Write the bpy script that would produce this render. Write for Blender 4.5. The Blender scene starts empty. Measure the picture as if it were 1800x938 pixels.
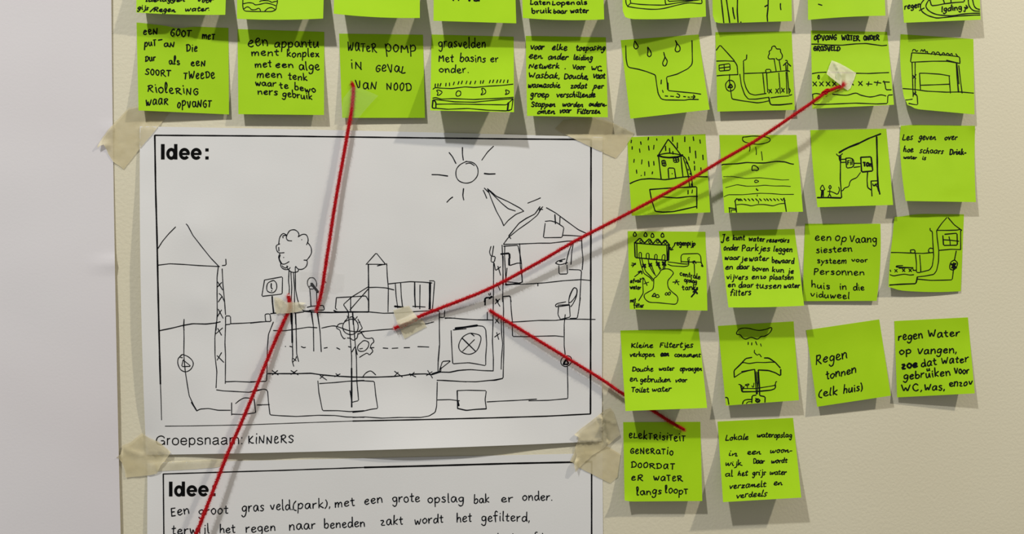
import bpy, bmesh, math, random
from mathutils import Vector, Matrix, noise
from mathutils.geometry import delaunay_2d_cdt

# ---------------------------------------------------------------- camera, world, lamps, exposure
PX = 0.000535                       # metres on the wall per photograph pixel near its middle
FPX = 1415.0                        # focal length in pixels of the 1800 px wide frame
YAW = math.radians(9.4)             # the phone was held a little to the left, turned right
DC = FPX * PX
EYE = Vector((-DC * math.sin(YAW), -DC * math.cos(YAW), 1.40))
scene = bpy.context.scene
col = scene.collection
cam_data = bpy.data.cameras.new('camera')
cam = bpy.data.objects.new('camera', cam_data)
col.objects.link(cam)
cam_data.sensor_fit = 'HORIZONTAL'
cam_data.sensor_width = 36.0
cam_data.lens = 36.0 * FPX / 1800.0
cam_data.clip_start = 0.01
cam.location = EYE
cam.rotation_euler = (math.pi / 2, 0, -YAW)
scene.camera = cam

world = bpy.data.worlds.new('room_light')
scene.world = world
world.use_nodes = True
world.node_tree.nodes['Background'].inputs[0].default_value = (1.0, 0.985, 0.95, 1)
world.node_tree.nodes['Background'].inputs[1].default_value = 0.21

def lamp(name, loc, energy, color, radius):
    d = bpy.data.lights.new(name, 'POINT')
    d.energy = energy
    d.color = color
    d.shadow_soft_size = radius
    o = bpy.data.objects.new(name, d)
    o.location = loc
    col.objects.link(o)
lamp('ceiling_spot_right', (1.80, -1.10, 3.12), 158.0, (1.0, 0.93, 0.80), 0.045)
lamp('ceiling_spot_left', (-1.25, -1.46, 3.55), 222.0, (0.97, 0.98, 1.0), 0.05)

scene.view_settings.view_transform = 'Standard'
scene.view_settings.look = 'None'
scene.view_settings.exposure = 0.0
scene.view_settings.gamma = 1.0
scene.view_settings.use_curve_mapping = False

random.seed(7)

# ---------------------------------------------------------------- helpers
CY, SY = math.cos(YAW), math.sin(YAW)
def W(px, py, h=0.0):
    """point at height h (in wall pixels) off the wall, seen at photograph pixel px, py"""
    a = (px - 900.0) / FPX
    b = -(py - 469.0) / FPX
    dx = a * CY + SY
    dy = -a * SY + CY
    t = (-h * PX - EYE.y) / dy
    return Vector((EYE.x + dx * t, -h * PX, EYE.z + b * t))

def mesh_obj(name, verts, faces, mat, parent=None, smooth=True):
    me = bpy.data.meshes.new(name)
    me.from_pydata([tuple(v) for v in verts], [], faces)
    me.update()
    if smooth:
        me.polygons.foreach_set('use_smooth', [True] * len(me.polygons))
    if mat:
        me.materials.append(mat)
    o = bpy.data.objects.new(name, me)
    col.objects.link(o)
    if parent:
        o.parent = parent
        o.matrix_parent_inverse = parent.matrix_world.inverted()
    return o

def empty(name, loc, label, cat, group=None):
    o = bpy.data.objects.new(name, None)
    o.location = loc
    o.empty_display_size = 0.01
    col.objects.link(o)
    bpy.context.view_layer.update()
    o.matrix_world = Matrix.Translation(loc)
    o['label'] = label
    o['category'] = cat
    if group:
        o['group'] = group
    return o

def tag(o, label, cat, group=None):
    o['label'] = label
    o['category'] = cat
    if group:
        o['group'] = group

def new_mat(name):
    m = bpy.data.materials.new(name)
    m.use_nodes = True
    nt = m.node_tree
    return m, nt, nt.nodes['Principled BSDF']

def noise_mix(nt, bsdf, c1, c2, scale, detail=3.0):
    tc = nt.nodes.new('ShaderNodeTexCoord')
    n = nt.nodes.new('ShaderNodeTexNoise')
    n.inputs['Scale'].default_value = scale
    n.inputs['Detail'].default_value = detail
    r = nt.nodes.new('ShaderNodeValToRGB')
    r.color_ramp.elements[0].position = 0.35
    r.color_ramp.elements[1].position = 0.65
    r.color_ramp.elements[0].color = (*c1, 1)
    r.color_ramp.elements[1].color = (*c2, 1)
    nt.links.new(tc.outputs['Object'], n.inputs['Vector'])
    nt.links.new(n.outputs['Fac'], r.inputs['Fac'])
    nt.links.new(r.outputs['Color'], bsdf.inputs['Base Color'])
    return tc

def bump(nt, bsdf, tc, scale, dist, strength=1.0, detail=4.0):
    n = nt.nodes.new('ShaderNodeTexNoise')
    n.inputs['Scale'].default_value = scale
    n.inputs['Detail'].default_value = detail
    b = nt.nodes.new('ShaderNodeBump')
    b.inputs['Strength'].default_value = strength
    b.inputs['Distance'].default_value = dist
    nt.links.new(tc.outputs['Object'], n.inputs['Vector'])
    nt.links.new(n.outputs['Fac'], b.inputs['Height'])
    nt.links.new(b.outputs['Normal'], bsdf.inputs['Normal'])

def surf_mat(name, c1, c2, scale, rough, bscale, bdist, spec=0.3):
    m, nt, b = new_mat(name)
    tc = noise_mix(nt, b, c1, c2, scale)
    b.inputs['Roughness'].default_value = rough
    b.inputs['Specular IOR Level'].default_value = spec
    bump(nt, b, tc, bscale, bdist)
    return m

M_wall = surf_mat('cream_wall_paint', (0.70, 0.645, 0.475), (0.73, 0.68, 0.51), 4.0, 0.75, 330.0, 0.00026)
M_note = surf_mat('lime_note_paper', (0.345, 0.600, 0.004), (0.365, 0.625, 0.006), 30.0, 0.65, 900.0, 0.00004, 0.2)
M_sheet = surf_mat('white_printer_paper', (0.735, 0.725, 0.70), (0.76, 0.75, 0.725), 9.0, 0.7, 700.0, 0.00004, 0.2)
M_flip = surf_mat('flipchart_paper', (0.70, 0.655, 0.655), (0.735, 0.705, 0.705), 3.0, 0.75, 500.0, 0.00005, 0.2)
def flat_mat(name, c, rough=0.5, spec=0.3):
    m, nt, b = new_mat(name)
    noise_mix(nt, b, c, tuple(min(1, v * 1.25 + 0.002) for v in c), 300.0)
    b.inputs['Roughness'].default_value = rough
    b.inputs['Specular IOR Level'].default_value = spec
    return m
M_ink = flat_mat('black_pen_ink', (0.003, 0.004, 0.006), 0.7, 0.05)
M_print = flat_mat('black_toner', (0.003, 0.003, 0.003), 0.8, 0.05)
M_yarn = flat_mat('red_yarn_fibre', (0.36, 0.003, 0.006), 0.9, 0.1)
M_fuzz = flat_mat('red_yarn_fuzz', (0.55, 0.022, 0.026), 0.9, 0.1)

def tape_mat(name, c1, c2, alpha, rough, bd=0.0002):
    m, nt, b = new_mat(name)
    tc = noise_mix(nt, b, c1, c2, 60.0)
    b.inputs['Roughness'].default_value = rough
    b.inputs['Alpha'].default_value = alpha
    bump(nt, b, tc, 160.0, bd)
    return m
M_tape = tape_mat('masking_tape', (0.66, 0.57, 0.33), (0.72, 0.635, 0.40), 0.68, 0.55)
M_tape_pale = tape_mat('pale_masking_tape', (0.66, 0.60, 0.40), (0.76, 0.70, 0.50), 0.66, 0.5)
M_clear = tape_mat('clear_tape', (0.62, 0.61, 0.57), (0.68, 0.67, 0.63), 0.085, 0.25, 0.0004)

# ---------------------------------------------------------------- strokes
def parse(text):
    """lines of strokes; '~' smooth, 'wN' width, otherwise hand-drawn straight pieces"""
    out = []
    for st in text.replace('\n', ';').split(';'):
        st = st.strip()
        if not st:
            continue
        smooth, w, pts = False, None, []
        for tok in st.split():
            if tok == '~':
                smooth = True
            elif tok[0] == 'w':
                w = float(tok[1:])
            else:
                a, b = tok.split(',')
                pts.append((float(a), float(b)))
        out.append((smooth, w, pts))
    return out

def catmull(pts, n=5):
    if len(pts) < 3:
        return pts
    closed = pts[0] == pts[-1]
    P = ([pts[-2]] if closed else [pts[0]]) + pts + ([pts[1]] if closed else [pts[-1]])
    out = []
    for i in range(1, len(P) - 2):
        p0, p1, p2, p3 = P[i - 1:i + 3]
        for k in range(n):
            t = k / n
            out.append(tuple(0.5 * (2 * p1[j] + (p2[j] - p0[j]) * t + (2 * p0[j] - 5 * p1[j] + 4 * p2[j] - p3[j]) * t * t
                                    + (3 * p1[j] - p0[j] - 3 * p2[j] + p3[j]) * t ** 3) for j in (0, 1)))
    out.append(pts[-1])
    return out

def soften(pts):
    """one corner-cutting pass, keeps ends"""
    if len(pts) < 3:
        return pts
    out = [pts[0]]
    for i in range(1, len(pts) - 1):
        a, b, c = pts[i - 1], pts[i], pts[i + 1]
        la = math.dist(a, b) or 1e-6
        lc = math.dist(b, c) or 1e-6
        ka, kc = min(0.3, 1.6 / la), min(0.3, 1.6 / lc)
        out.append((b[0] + (a[0] - b[0]) * ka, b[1] + (a[1] - b[1]) * ka))
        out.append((b[0] + (c[0] - b[0]) * kc, b[1] + (c[1] - b[1]) * kc))
    out.append(pts[-1])
    return out

def dense(pts, step=5.0):
    out = [pts[0]]
    for a, b in zip(pts, pts[1:]):
        n = max(1, int(math.dist(a, b) / step))
        for k in range(1, n + 1):
            out.append((a[0] + (b[0] - a[0]) * k / n, a[1] + (b[1] - a[1]) * k / n))
    return out

class Ink:
    def __init__(self, hfun):
        self.v, self.f, self.h = [], [], hfun
    def V(self, x, y):
        self.v.append(W(x, y, self.h(x, y) + 0.32))
        return len(self.v) - 1
    def line(self, pts, w, butt=False, wob=0.10):
        """pts in photograph pixels, w in pixels; ink stays on its paper"""
        sh = getattr(self.h, '__self__', None)
        if sh:
            ins = lambda q: sh.inside(q[0], q[1], -0.006)
            def edge(a, b):
                for _ in range(5):
                    m = ((a[0] + b[0]) / 2, (a[1] + b[1]) / 2)
                    a, b = (m, b) if ins(m) else (a, m)
                return a
            run, runs, prev = [], [], None
            for p in pts:
                if ins(p):
                    if prev and not run:
                        run.append(edge(p, prev))
                    run.append(p)
                elif run:
                    run.append(edge(run[-1], p))
                    runs.append(run)
                    run = []
                prev = p
            if run:
                runs.append(run)
            for r in runs:
                self.ribbon(r, w, butt, wob)
        else:
            self.ribbon(pts, w, butt, wob)
    def ribbon(self, pts, w, butt, wob):
        q = [pts[0]]
        for p in pts[1:]:
            if math.dist(p, q[-1]) > 0.25:
                q.append(p)
        if len(q) == 1:
            q.append((q[0][0] + 0.3, q[0][1] + 0.3))
        pts = q
        n = len(pts)
        prev = None
        ph = random.random() * 9
        for i in range(n):
            a = pts[max(0, i - 1)]
            b = pts[min(n - 1, i + 1)]
            L = math.dist(a, b) or 1e-6
            tx, ty = (b[0] - a[0]) / L, (b[1] - a[1]) / L
            hw = w / 2 * (1 + wob * math.sin(ph + i * 0.9))
            x, y = pts[i]
            cur = (self.V(x - ty * hw, y + tx * hw), self.V(x + ty * hw, y - tx * hw))
            if prev:
                self.f.append((prev[0], cur[0], cur[1], prev[1]))
            elif not butt:
                c = self.V(x - tx * hw * 0.9, y - ty * hw * 0.9)
                self.f.append((c, cur[0], cur[1]))
            if i == n - 1 and not butt:
                c = self.V(x + tx * hw * 0.9, y + ty * hw * 0.9)
                self.f.append((cur[1], cur[0], c))
            prev = cur
    def poly(self, pts):
        self.f.append(tuple(self.V(*p) for p in pts))
    def draw(self, text, crop, w):
        x0, y0, s = crop
        for smooth, ww, pts in parse(text):
            pts = [(x0 + a / s, y0 + b / s) for a, b in pts]
            pts = catmull(pts) if smooth else soften(pts)
            self.line(dense(pts), (ww or w))
    def words(self, rows, crop, w, cs=1.5, slant=0.0, font=None, jit=0.05, butt=False, sp=0.2):
        x0, y0, s = crop
        font = font or HAND
        for row in rows:
            txt, ax, ay, bx, by, xh = row[:6]
            ws = row[6] if len(row) > 6 else w
            total = 0.0
            for ch in txt:
                total += glyph(font, ch, cs)[0] + sp
            total -= sp
            sx = (bx - ax) / total
            x = 0.0
            for ch in txt:
                adv, strokes, k = glyph(font, ch, cs)
                jy = random.uniform(-1, 1) * jit
                jr = random.uniform(-1, 1) * jit * 1.2
                jk = 1 + random.uniform(-1, 1) * jit * 1.4
                for smooth, _, pts in strokes:
                    q = []
                    for gx, gy in pts:
                        gx2 = gx + (gy - 0.5) * (jr + slant) + random.uniform(-1, 1) * jit * 0.4
                        gy2 = gy * k * jk + jy + random.uniform(-1, 1) * jit * 0.4
                        ux = x + gx2
                        t = ux / total
                        X = ax + ux * sx
                        Y = ay + (by - ay) * t - gy2 * xh
                        q.append((x0 + X / s, y0 + Y / s))
                    q = catmull(q, 4) if smooth else soften(q)
                    self.line(dense(q), ws, butt=butt, wob=0.0 if butt else 0.12)
                x += adv + sp
    def build(self, name, parent, mat=None):
        if self.f:
            return mesh_obj(name, self.v, self.f, mat or M_ink, parent, smooth=False)

def G(s):
    """'adv | strokes' in hundredths of the x-height, y up"""
    adv, body = s.split('|')
    return float(adv) / 100, [(sm, w, [(a / 100, b / 100) for a, b in p]) for sm, w, p in parse(body)]
HAND = {k: G(v) for k, v in {
 'a': '80|~ 66,86 38,98 10,68 10,22 32,2 54,26 68,88 70,22 84,2',
 'b': '72|10,178 10,8;~ 12,55 40,92 68,62 60,12 32,-2 12,14',
 'c': '66|~ 62,84 38,98 10,64 14,18 40,0 66,16',
 'd': '78|~ 66,78 38,94 10,62 12,16 36,0 60,28 68,70;72,182 72,40 80,0',
 'e': '70|~ 10,46 44,54 62,78 40,98 12,70 12,22 40,0 70,20',
 'f': '60|~ 62,162 44,180 28,150 26,60 24,-15;2,96 56,100',
 'g': '74|~ 64,84 38,98 10,70 16,26 40,14 62,44 68,92 68,8 56,-58 28,-76 4,-48',
 'h': '72|10,178 10,0;~ 12,48 36,92 60,76 66,30 68,0',
 'i': '26|14,94 14,20 20,0;13,134 16,142',
 'j': '44|~ 38,94 38,10 28,-55 2,-70;38,134 41,142',
 'k': '68|10,178 10,0;62,98 12,44 66,0',
 'l': '28|~ 12,176 12,60 16,8 28,2',
 'm': '104|6,94 10,0;~ 11,48 30,92 48,76 50,2;~ 51,48 72,92 92,76 96,0',
 'n': '72|6,94 10,0;~ 11,48 36,92 60,76 66,30 68,0',
 'o': '72|~ 40,98 10,72 10,26 34,0 62,24 68,68 44,98 28,94',
 'p': '72|8,94 8,-78;~ 10,58 36,98 66,70 60,20 34,0 10,16',
 'q': '72|~ 64,84 38,98 10,70 16,26 40,14 62,44;66,94 66,-78',
 'r': '58|8,94 10,0;~ 11,48 30,86 56,94',
 's': '60|~ 56,86 34,98 12,80 30,56 54,30 38,2 4,10',
 't': '54|~ 28,148 26,60 30,8 52,6;2,98 54,102',
 'u': '78|~ 8,94 8,30 28,2 52,24 62,92;63,94 66,24 78,0',
 'v': '68|6,94 34,0 66,100',
 'w': '98|~ 4,94 16,8 28,4 44,70 60,6 72,6 94,100',
 'x': '66|6,94 62,0;60,94 6,0',
 'y': '68|8,94 36,20;66,94 12,-72',
 'z': '68|8,92 60,94 8,4 66,4',
 'A': '84|4,0 40,100 80,0;16,38 68,38',
 'B': '72|10,100 10,0;~ 10,98 56,88 50,58 12,52 64,40 60,8 10,2',
 'C': '76|~ 72,84 44,100 12,68 14,20 44,0 74,14',
 'D': '82|10,100 12,0;~ 4,96 50,96 76,60 62,14 12,0',
 'E': '66|10,100 10,0;8,100 60,98;10,52 50,52;10,0 62,2',
 'F': '64|10,100 10,0;8,98 60,100;10,54 48,54',
 'G': '82|~ 74,82 44,100 12,66 16,16 48,0 74,20 74,44;46,46 78,44',
 'I': '20|10,100 10,0',
 'J': '66|10,98 62,102;~ 42,98 46,40 40,-14 16,-24 2,-4',
 'K': '74|10,100 10,0;64,98 12,46 70,0',
 'L': '64|~ 14,102 10,50 8,6 30,2 62,8',
 'M': '96|8,0 12,100 46,34 80,100 88,0',
 'N': '82|10,0 12,100 66,2 72,100',
 'O': '82|~ 44,100 12,72 12,26 42,0 72,26 74,72 46,100 34,98',
 'P': '70|10,100 10,-6;~ 6,94 52,98 64,72 44,48 12,46',
 'R': '80|10,100 10,0;~ 6,94 54,98 62,72 42,52 14,48;18,48 76,0',
 'S': '70|~ 66,86 40,100 12,80 34,54 62,30 42,2 6,12',
 'T': '72|2,98 70,102;36,98 36,0',
 'V': '76|4,100 36,0 74,100',
 'W': '108|4,100 26,0 50,72 70,0 104,102',
 'Z': '72|8,96 66,98 8,2 70,4',
 '.': '14|6,2 10,6',
 ',': '18|12,10 8,-6 2,-28',
 '-': '40|2,46 36,48',
 '/': '52|4,-16 48,140',
 '(': '42|~ 40,150 12,100 4,40 14,-10 46,-26',
 ')': '32|~ 4,150 24,100 24,30 6,-14',
}.items()}
PRINT = {k: G(v) for k, v in {
 'G': '112|~ 104,98 94,120 60,132 22,112 6,66 20,20 58,2 90,14 106,38;62,62 106,62 106,2',
 'r': '46|10,100 10,0;~ 10,55 18,86 44,96',
 'o': '84|~ 43,98 14,82 6,49 14,16 43,1 72,16 80,49 72,82 43,98',
 'e': '82|~ 76,28 64,8 42,1 14,16 6,49 14,82 42,98 68,84 77,50;8,50 77,50',
 'p': '82|9,100 9,-38;~ 9,50 16,82 42,98 68,82 76,49 68,16 42,1 16,16 9,50',
 's': '74|~ 66,74 58,92 36,98 12,88 12,64 38,52 66,42 68,14 38,0 12,8 6,28',
 'n': '76|9,100 9,0;~ 9,60 20,88 44,98 64,86 68,60;68,62 68,0',
 'a': '84|~ 12,74 20,92 42,98 66,90 70,70;70,72 70,16;~ 70,16 74,4 84,4;~ 70,58 40,50 12,40 6,22 18,4 42,2 70,26',
 'm': '124|9,100 9,0;~ 9,60 20,88 40,98 58,86 62,60;62,62 62,0;~ 62,60 72,88 92,98 110,86 115,60;115,62 115,0',
 ':': '22|11,100 11,84;11,16 11,0',
}.items()}
CAPS = dict(HAND, **{k: G(v) for k, v in {
 'A': '80|~ 60,88 30,98 8,60 14,8 40,4 58,40 64,94;64,94 66,20 80,0',
 'T': '72|2,98 66,102;34,84 34,0',
 'R': '82|14,0 14,96;~ 2,84 40,104 66,86 50,58 20,50;24,52 50,20 82,-6',
 'G': '70|~ 66,88 40,100 10,60 12,14 42,-4 64,20 58,48 34,44',
 'D': '80|14,96 14,2;~ 0,88 44,100 74,66 60,16 8,0',
 'l': '40|~ 6,30 30,110 30,168 12,158 8,60 14,2 36,8',
 'e': '66|~ 8,44 40,58 52,86 28,98 8,60 14,8 40,0 62,18',
 'N': '80|6,-4 12,92;~ 12,92 36,40 60,2;60,2 70,106',
 'P': '78|8,104 10,-50;~ 10,70 40,106 70,80 60,36 14,20',
 'O': '64|~ 36,100 8,72 8,22 30,0 52,24 56,74 34,102 20,90',
 'V': '74|4,104 32,-4;~ 32,-4 48,10 60,104',
 'W': '104|4,104 22,0;22,0 44,66;44,66 62,2;~ 62,2 80,20 92,106',
 'K': '74|10,104 10,0;60,100 12,44;~ 12,44 40,10 70,2',
 'B': '72|10,100 10,0;~ 10,98 56,88 50,58 12,52 64,40 60,8 10,2',
}.items()})
CURSIVE = dict(HAND, **{k: G(v) for k, v in {
 'a': '76|~ 60,84 32,98 8,62 14,10 36,4 58,40 62,92;~ 62,92 62,22 78,6',
 'e': '60|~ 2,30 40,60 40,92 14,84 10,20 34,0 62,22',
 'n': '66|~ 2,78 8,10 10,40 30,90 44,70 46,10 68,14',
 'm': '92|~ 2,78 8,8 10,40 26,88 38,60 40,8 42,40 58,88 70,60 72,10 94,14',
 'r': '50|8,92 10,2;~ 11,50 24,82 44,92 50,76',
 'o': '62|~ 30,92 8,60 14,8 40,4 54,50 34,92 62,72',
 'u': '72|~ 4,88 8,20 30,4 50,40 54,88 54,20 74,10',
 'w': '92|~ 2,90 12,10 32,20 42,76 52,8 72,24 86,96',
 't': '50|~ 24,142 18,60 24,4 52,16;0,96 48,106',
 'i': '30|~ 10,90 12,20 32,10;14,132 16,140',
 's': '52|~ 46,92 20,96 14,62 38,30 22,0 2,10',
 'h': '66|~ 14,172 8,60 8,4 14,60 34,90 46,60 48,8 66,10',
 'd': '70|~ 50,80 22,90 8,40 26,2 48,40 58,172 54,40 72,8',
 'v': '62|~ 4,92 14,50 24,2 44,60 64,96',
 'g': '66|~ 54,82 28,94 8,56 24,14 50,50 56,88 52,0 30,-70 4,-40',
 'z': '62|8,88 52,90;~ 52,90 30,50 8,6 64,14',
 'p': '68|~ 6,92 12,20 6,-72;~ 10,50 34,92 58,60 40,4 12,12',
 'l': '30|~ 10,172 8,60 14,6 34,14',
 'c': '56|~ 50,80 26,92 8,50 22,4 58,18',
 'k': '64|~ 10,172 8,60 8,0;~ 50,90 12,44;12,44 62,6',
}.items()})
def glyph(font, ch, cs):
    adv, st = font.get(ch) or font['.']
    k = 1.0
    if font is not PRINT and ch.isupper():
        k = cs
    return adv, st, k

# ---------------------------------------------------------------- curved paper surfaces
def gauss(u, v, cu, cv, r):
    return math.exp(-((u - cu) ** 2 + (v - cv) ** 2) / (r * r))

class Sheet:
    """bilinear patch of the four pixel corners, bulged edges, heights off what it hangs on"""
    def __init__(self, TL, TR, BR, BL, hfun, edges=(0, 0, 0, 0), bumps=()):
        self.c = (TL, TR, BR, BL)
        self.hf, self.e, self.b = hfun, edges, bumps
    def P(self, u, v):
        TL, TR, BR, BL = self.c
        x = (TL[0] * (1 - u) + TR[0] * u) * (1 - v) + (BL[0] * (1 - u) + BR[0] * u) * v
        y = (TL[1] * (1 - u) + TR[1] * u) * (1 - v) + (BL[1] * (1 - u) + BR[1] * u) * v
        t, r, b, l = self.e
        x += 4 * v * (1 - v) * (l * (1 - u) + r * u)
        y += 4 * u * (1 - u) * (t * (1 - v) + b * v)
        h = self.hf(u, v)
        for cu, cv, rad, dx, dy, dh in self.b:
            g = gauss(u, v, cu, cv, rad)
            x += dx * g
            y += dy * g
            h += dh * g
        return x, y, max(h, 0.15)
    def uv(self, px, py):
        u = v = 0.5
        e = 0.01
        for _ in range(4):
            x, y, _h = self.P(u, v)
            x1, y1, _h = self.P(u + e, v)
            x2, y2, _h = self.P(u, v + e)
            a, b, c, d = (x1 - x) / e, (x2 - x) / e, (y1 - y) / e, (y2 - y) / e
            det = a * d - b * c
            rx, ry = px - x, py - y
            u += max(-.5, min(.5, (d * rx - b * ry) / det))
            v += max(-.5, min(.5, (a * ry - c * rx) / det))
            u = max(-0.1, min(1.1, u))
            v = max(-0.1, min(1.1, v))
        return u, v
    def H(self, px, py):
        u, v = self.uv(px, py)
        return self.P(min(1, max(0, u)), min(1, max(0, v)))[2]
    def inside(self, px, py, m=0.0):
        u, v = self.uv(px, py)
        return -m <= u <= 1 + m and -m <= v <= 1 + m
    def build(self, name, mat, parent, nu, nv, thick=0.22):
        vs, fs = [], []
        for side in (0, 1):
            for j in range(nv + 1):
                for i in range(nu + 1):
                    x, y, h = self.P(i / nu, j / nv)
                    p = W(x, y, h)
                    if side:
                        p = p + Vector((0, thick * PX, 0))
                        p.y = min(p.y, -0.00001)
                    vs.append(p)
        n1 = nu + 1
        off = n1 * (nv + 1)
        for j in range(nv):
            for i in range(nu):
                a = j * n1 + i
                fs.append((a, a + n1, a + n1 + 1, a + 1))
                fs.append((off + a, off + a + 1, off + a + n1 + 1, off + a + n1))
        def rim(idx, flip):
            base = len(vs)
            for i in idx:
                vs.extend((vs[i], vs[off + i]))
            for k in range(len(idx) - 1):
                a = base + 2 * k
                q = (a, a + 2, a + 3, a + 1)
                fs.append(q if flip else q[::-1])
        rim(list(range(nu + 1)), True)
        rim([nv * n1 + i for i in range(nu + 1)], False)
        rim([j * n1 for j in range(nv + 1)], False)
        rim([j * n1 + nu for j in range(nv + 1)], True)
        return mesh_obj(name, vs, fs, mat, parent)

def curl(t, a=0.30):
    """flat glued band, a bend, then nearly straight"""
    f = (t * t / (2 * a) if t < a else t - a / 2)
    return (f + 0.20 * t * t) / (1 - a / 2 + 0.20)

def lift_profile(HL, HR, p=1.35, start=0.10, warp=0.0):
    def f(u, v):
        t = max(0.0, (v - start) / (1 - start))
        return 0.5 + (HL * (1 - u) + HR * u + warp * 4 * u * (1 - u)) * curl(t) * (1 + (p - 1.35) * 0.5 * (t - 1))
    return f

def polygon_patch(name, poly, hfun, mat, parent=None, step=4.0, rough=0.5, jag=0.0):
    """tape: outline filled with a fine triangulation, height from hfun"""
    ring = []
    for a, b in zip(poly, poly[1:] + poly[:1]):
        n = max(1, int(math.dist(a, b) / step))
        for k in range(n):
            x, y = a[0] + (b[0] - a[0]) * k / n, a[1] + (b[1] - a[1]) * k / n
            if k and jag:
                x += random.uniform(-jag, jag)
                y += random.uniform(-jag, jag)
            ring.append((x, y))
    pts = [Vector(p) for p in ring]
    n = len(pts)
    xs, ys = [p[0] for p in ring], [p[1] for p in ring]
    def inpoly(x, y):
        c = False
        j = n - 1
        for i in range(n):
            if (ring[i][1] > y) != (ring[j][1] > y) and x < (ring[j][0] - ring[i][0]) * (y - ring[i][1]) / (ring[j][1] - ring[i][1]) + ring[i][0]:
                c = not c
            j = i
        return c
    y = min(ys) + step / 2
    while y < max(ys):
        x = min(xs) + step / 2
        while x < max(xs):
            a, b = x + random.uniform(-1, 1) * step * .2, y + random.uniform(-1, 1) * step * .2
            if inpoly(a, b) and min((a - q[0]) ** 2 + (b - q[1]) ** 2 for q in ring) > (step * .5) ** 2:
                pts.append(Vector((a, b)))
            x += step
        y += step
    edges = [(i, (i + 1) % n) for i in range(n)]
    r = delaunay_2d_cdt(pts, edges, [], 1, 0.001)
    vs = [W(p[0], p[1], hfun(p[0], p[1])) for p in r[0]]
    fs = []
    for f in r[2]:
        a, b, c = (vs[i] for i in f[:3])
        fs.append(tuple(f) if (b - a).cross(c - a).y < 0 else tuple(reversed(f)))
    return mesh_obj(name, vs, fs, mat, parent)

# ---------------------------------------------------------------- setting: the wall
bm = bmesh.new()
x0, x1, z0, z1 = -1.6, 1.6, 0.0, 2.6
vs = [bm.verts.new(p) for p in ((x0, 0, z0), (x1, 0, z0), (x1, 0, z1), (x0, 0, z1), (x0, .1, z0), (x1, .1, z0), (x1, .1, z1), (x0, .1, z1))]
for f in ((0, 1, 2, 3), (5, 4, 7, 6), (3, 2, 6, 7), (1, 0, 4, 5), (2, 1, 5, 6), (0, 3, 7, 4)):
    bm.faces.new([vs[i] for i in f])
me = bpy.data.meshes.new('wall_back')
bm.to_mesh(me)
me.materials.append(M_wall)
wall = bpy.data.objects.new('wall_back', me)
col.objects.link(wall)
wall['kind'] = 'structure'

# ---------------------------------------------------------------- big blank sheet on the left
def flip_h(u, v):
    py = -70 + v * 1080
    h = 2.2 + 1.6 * noise.noise(Vector((u * 1.3, v * 3.1, 4.0))) + 0.8 * noise.noise(Vector((u * 4.0, v * 9.0, 1.0)))
    edge = max(0.0, (u - 0.55) / 0.45)
    k = 1 / (1 + math.exp(-(py - 480) / 40))
    h += edge ** 2 * (0.3 + 2.6 * k)
    h += 2.0 * max(0, (u - .955) / .045) * gauss(0, py, 0, 228, 10) + 3.0 * max(0, (u - .90) / .10) * gauss(0, py, 0, 462 + (1 - u) * 60, 10)
    return max(0.8, h)
flip = Sheet((-330, -70), (195, -70), (214, 1010), (-330, 1010), flip_h, (0, -2.5, 0, 0))
o = flip.build('flipchart_sheet', M_flip, None, 40, 110, 0.3)
tag(o, 'large blank white flipchart sheet covering the left edge of the wall', 'paper')

# ---------------------------------------------------------------- the two printed sheets
def s1_h(u, v):
    px, py = 246 + u * 812, 222 + v * 560
    h = 2.4 + 1.5 * noise.noise(Vector((u * 4.5, v * 3.2, 0.3))) + 1.0 * noise.noise(Vector((u * 12, v * 8, 7.3)))
    h += 9.0 * max(0.0, 1 - u / 0.10) ** 1.6 * math.sin(math.pi * min(1, max(0, (v - .06) / .88))) ** 0.8 * (0.5 + .6 * v)
    b = max(0.0, (v - 0.80) / 0.20) ** 1.7
    h += b * (14.0 * math.exp(-((px - 760) / 190) ** 2) + 5.0 * math.exp(-((px - 440) / 90) ** 2))
    h += 1.1 * gauss(px, py, 345, 396, 26) + 1.2 * gauss(px, py, 350, 520, 24)
    h += 1.0 * gauss(px, py, 960, 520, 30) + 1.3 * gauss(px, py, 1010, 590, 22) - 0.8 * gauss(px, py, 700, 640, 30)
    h += 0.8 * gauss(px, py, 880, 640, 30) - 0.8 * gauss(px, py, 600, 640, 40)
    return max(0.7, h)
S1 = Sheet((246, 222), (1059, 241), (1058, 775), (257, 799), s1_h, (-1.5, 0, 3.5, -4), ())
s1 = empty('idea_sheet', W(660, 510, 2), 'white printed idea sheet with a pen drawing of houses, pipes, tree and sun', 'paper', None)
S1.build('paper', M_sheet, s1, 74, 52)

def s2_h(u, v):
    return max(0.6, 1.3 + 0.8 * noise.noise(Vector((u * 4.5, v * 3.2, 12.3))) + 0.3 * noise.noise(Vector((u * 13, v * 9, 2.3)))
               + 3.0 * max(0, 1 - u / .07) ** 2 * min(1, v * 4))
S2 = Sheet((259, 813), (1059, 796), (1063, 1368), (258, 1380), s2_h, (0, 0, 0, 0), ())
s2 = empty('idea_sheet', W(660, 1090, 1), 'white printed idea sheet with lines of handwriting, at the bottom edge', 'paper', None)
S2.build('paper', M_sheet, s2, 60, 40)

ALL_PAPER = [flip, S1, S2]
def under(px, py):
    return max([0.0] + [s.H(px, py) for s in ALL_PAPER if s.inside(px, py)])
def soft_under(px, py, r=5):
    return max(under(px, py), sum(under(px + a, py + b) for a, b in ((0, 0), (r, 0), (-r, 0), (0, r), (0, -r))) / 5)

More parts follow.
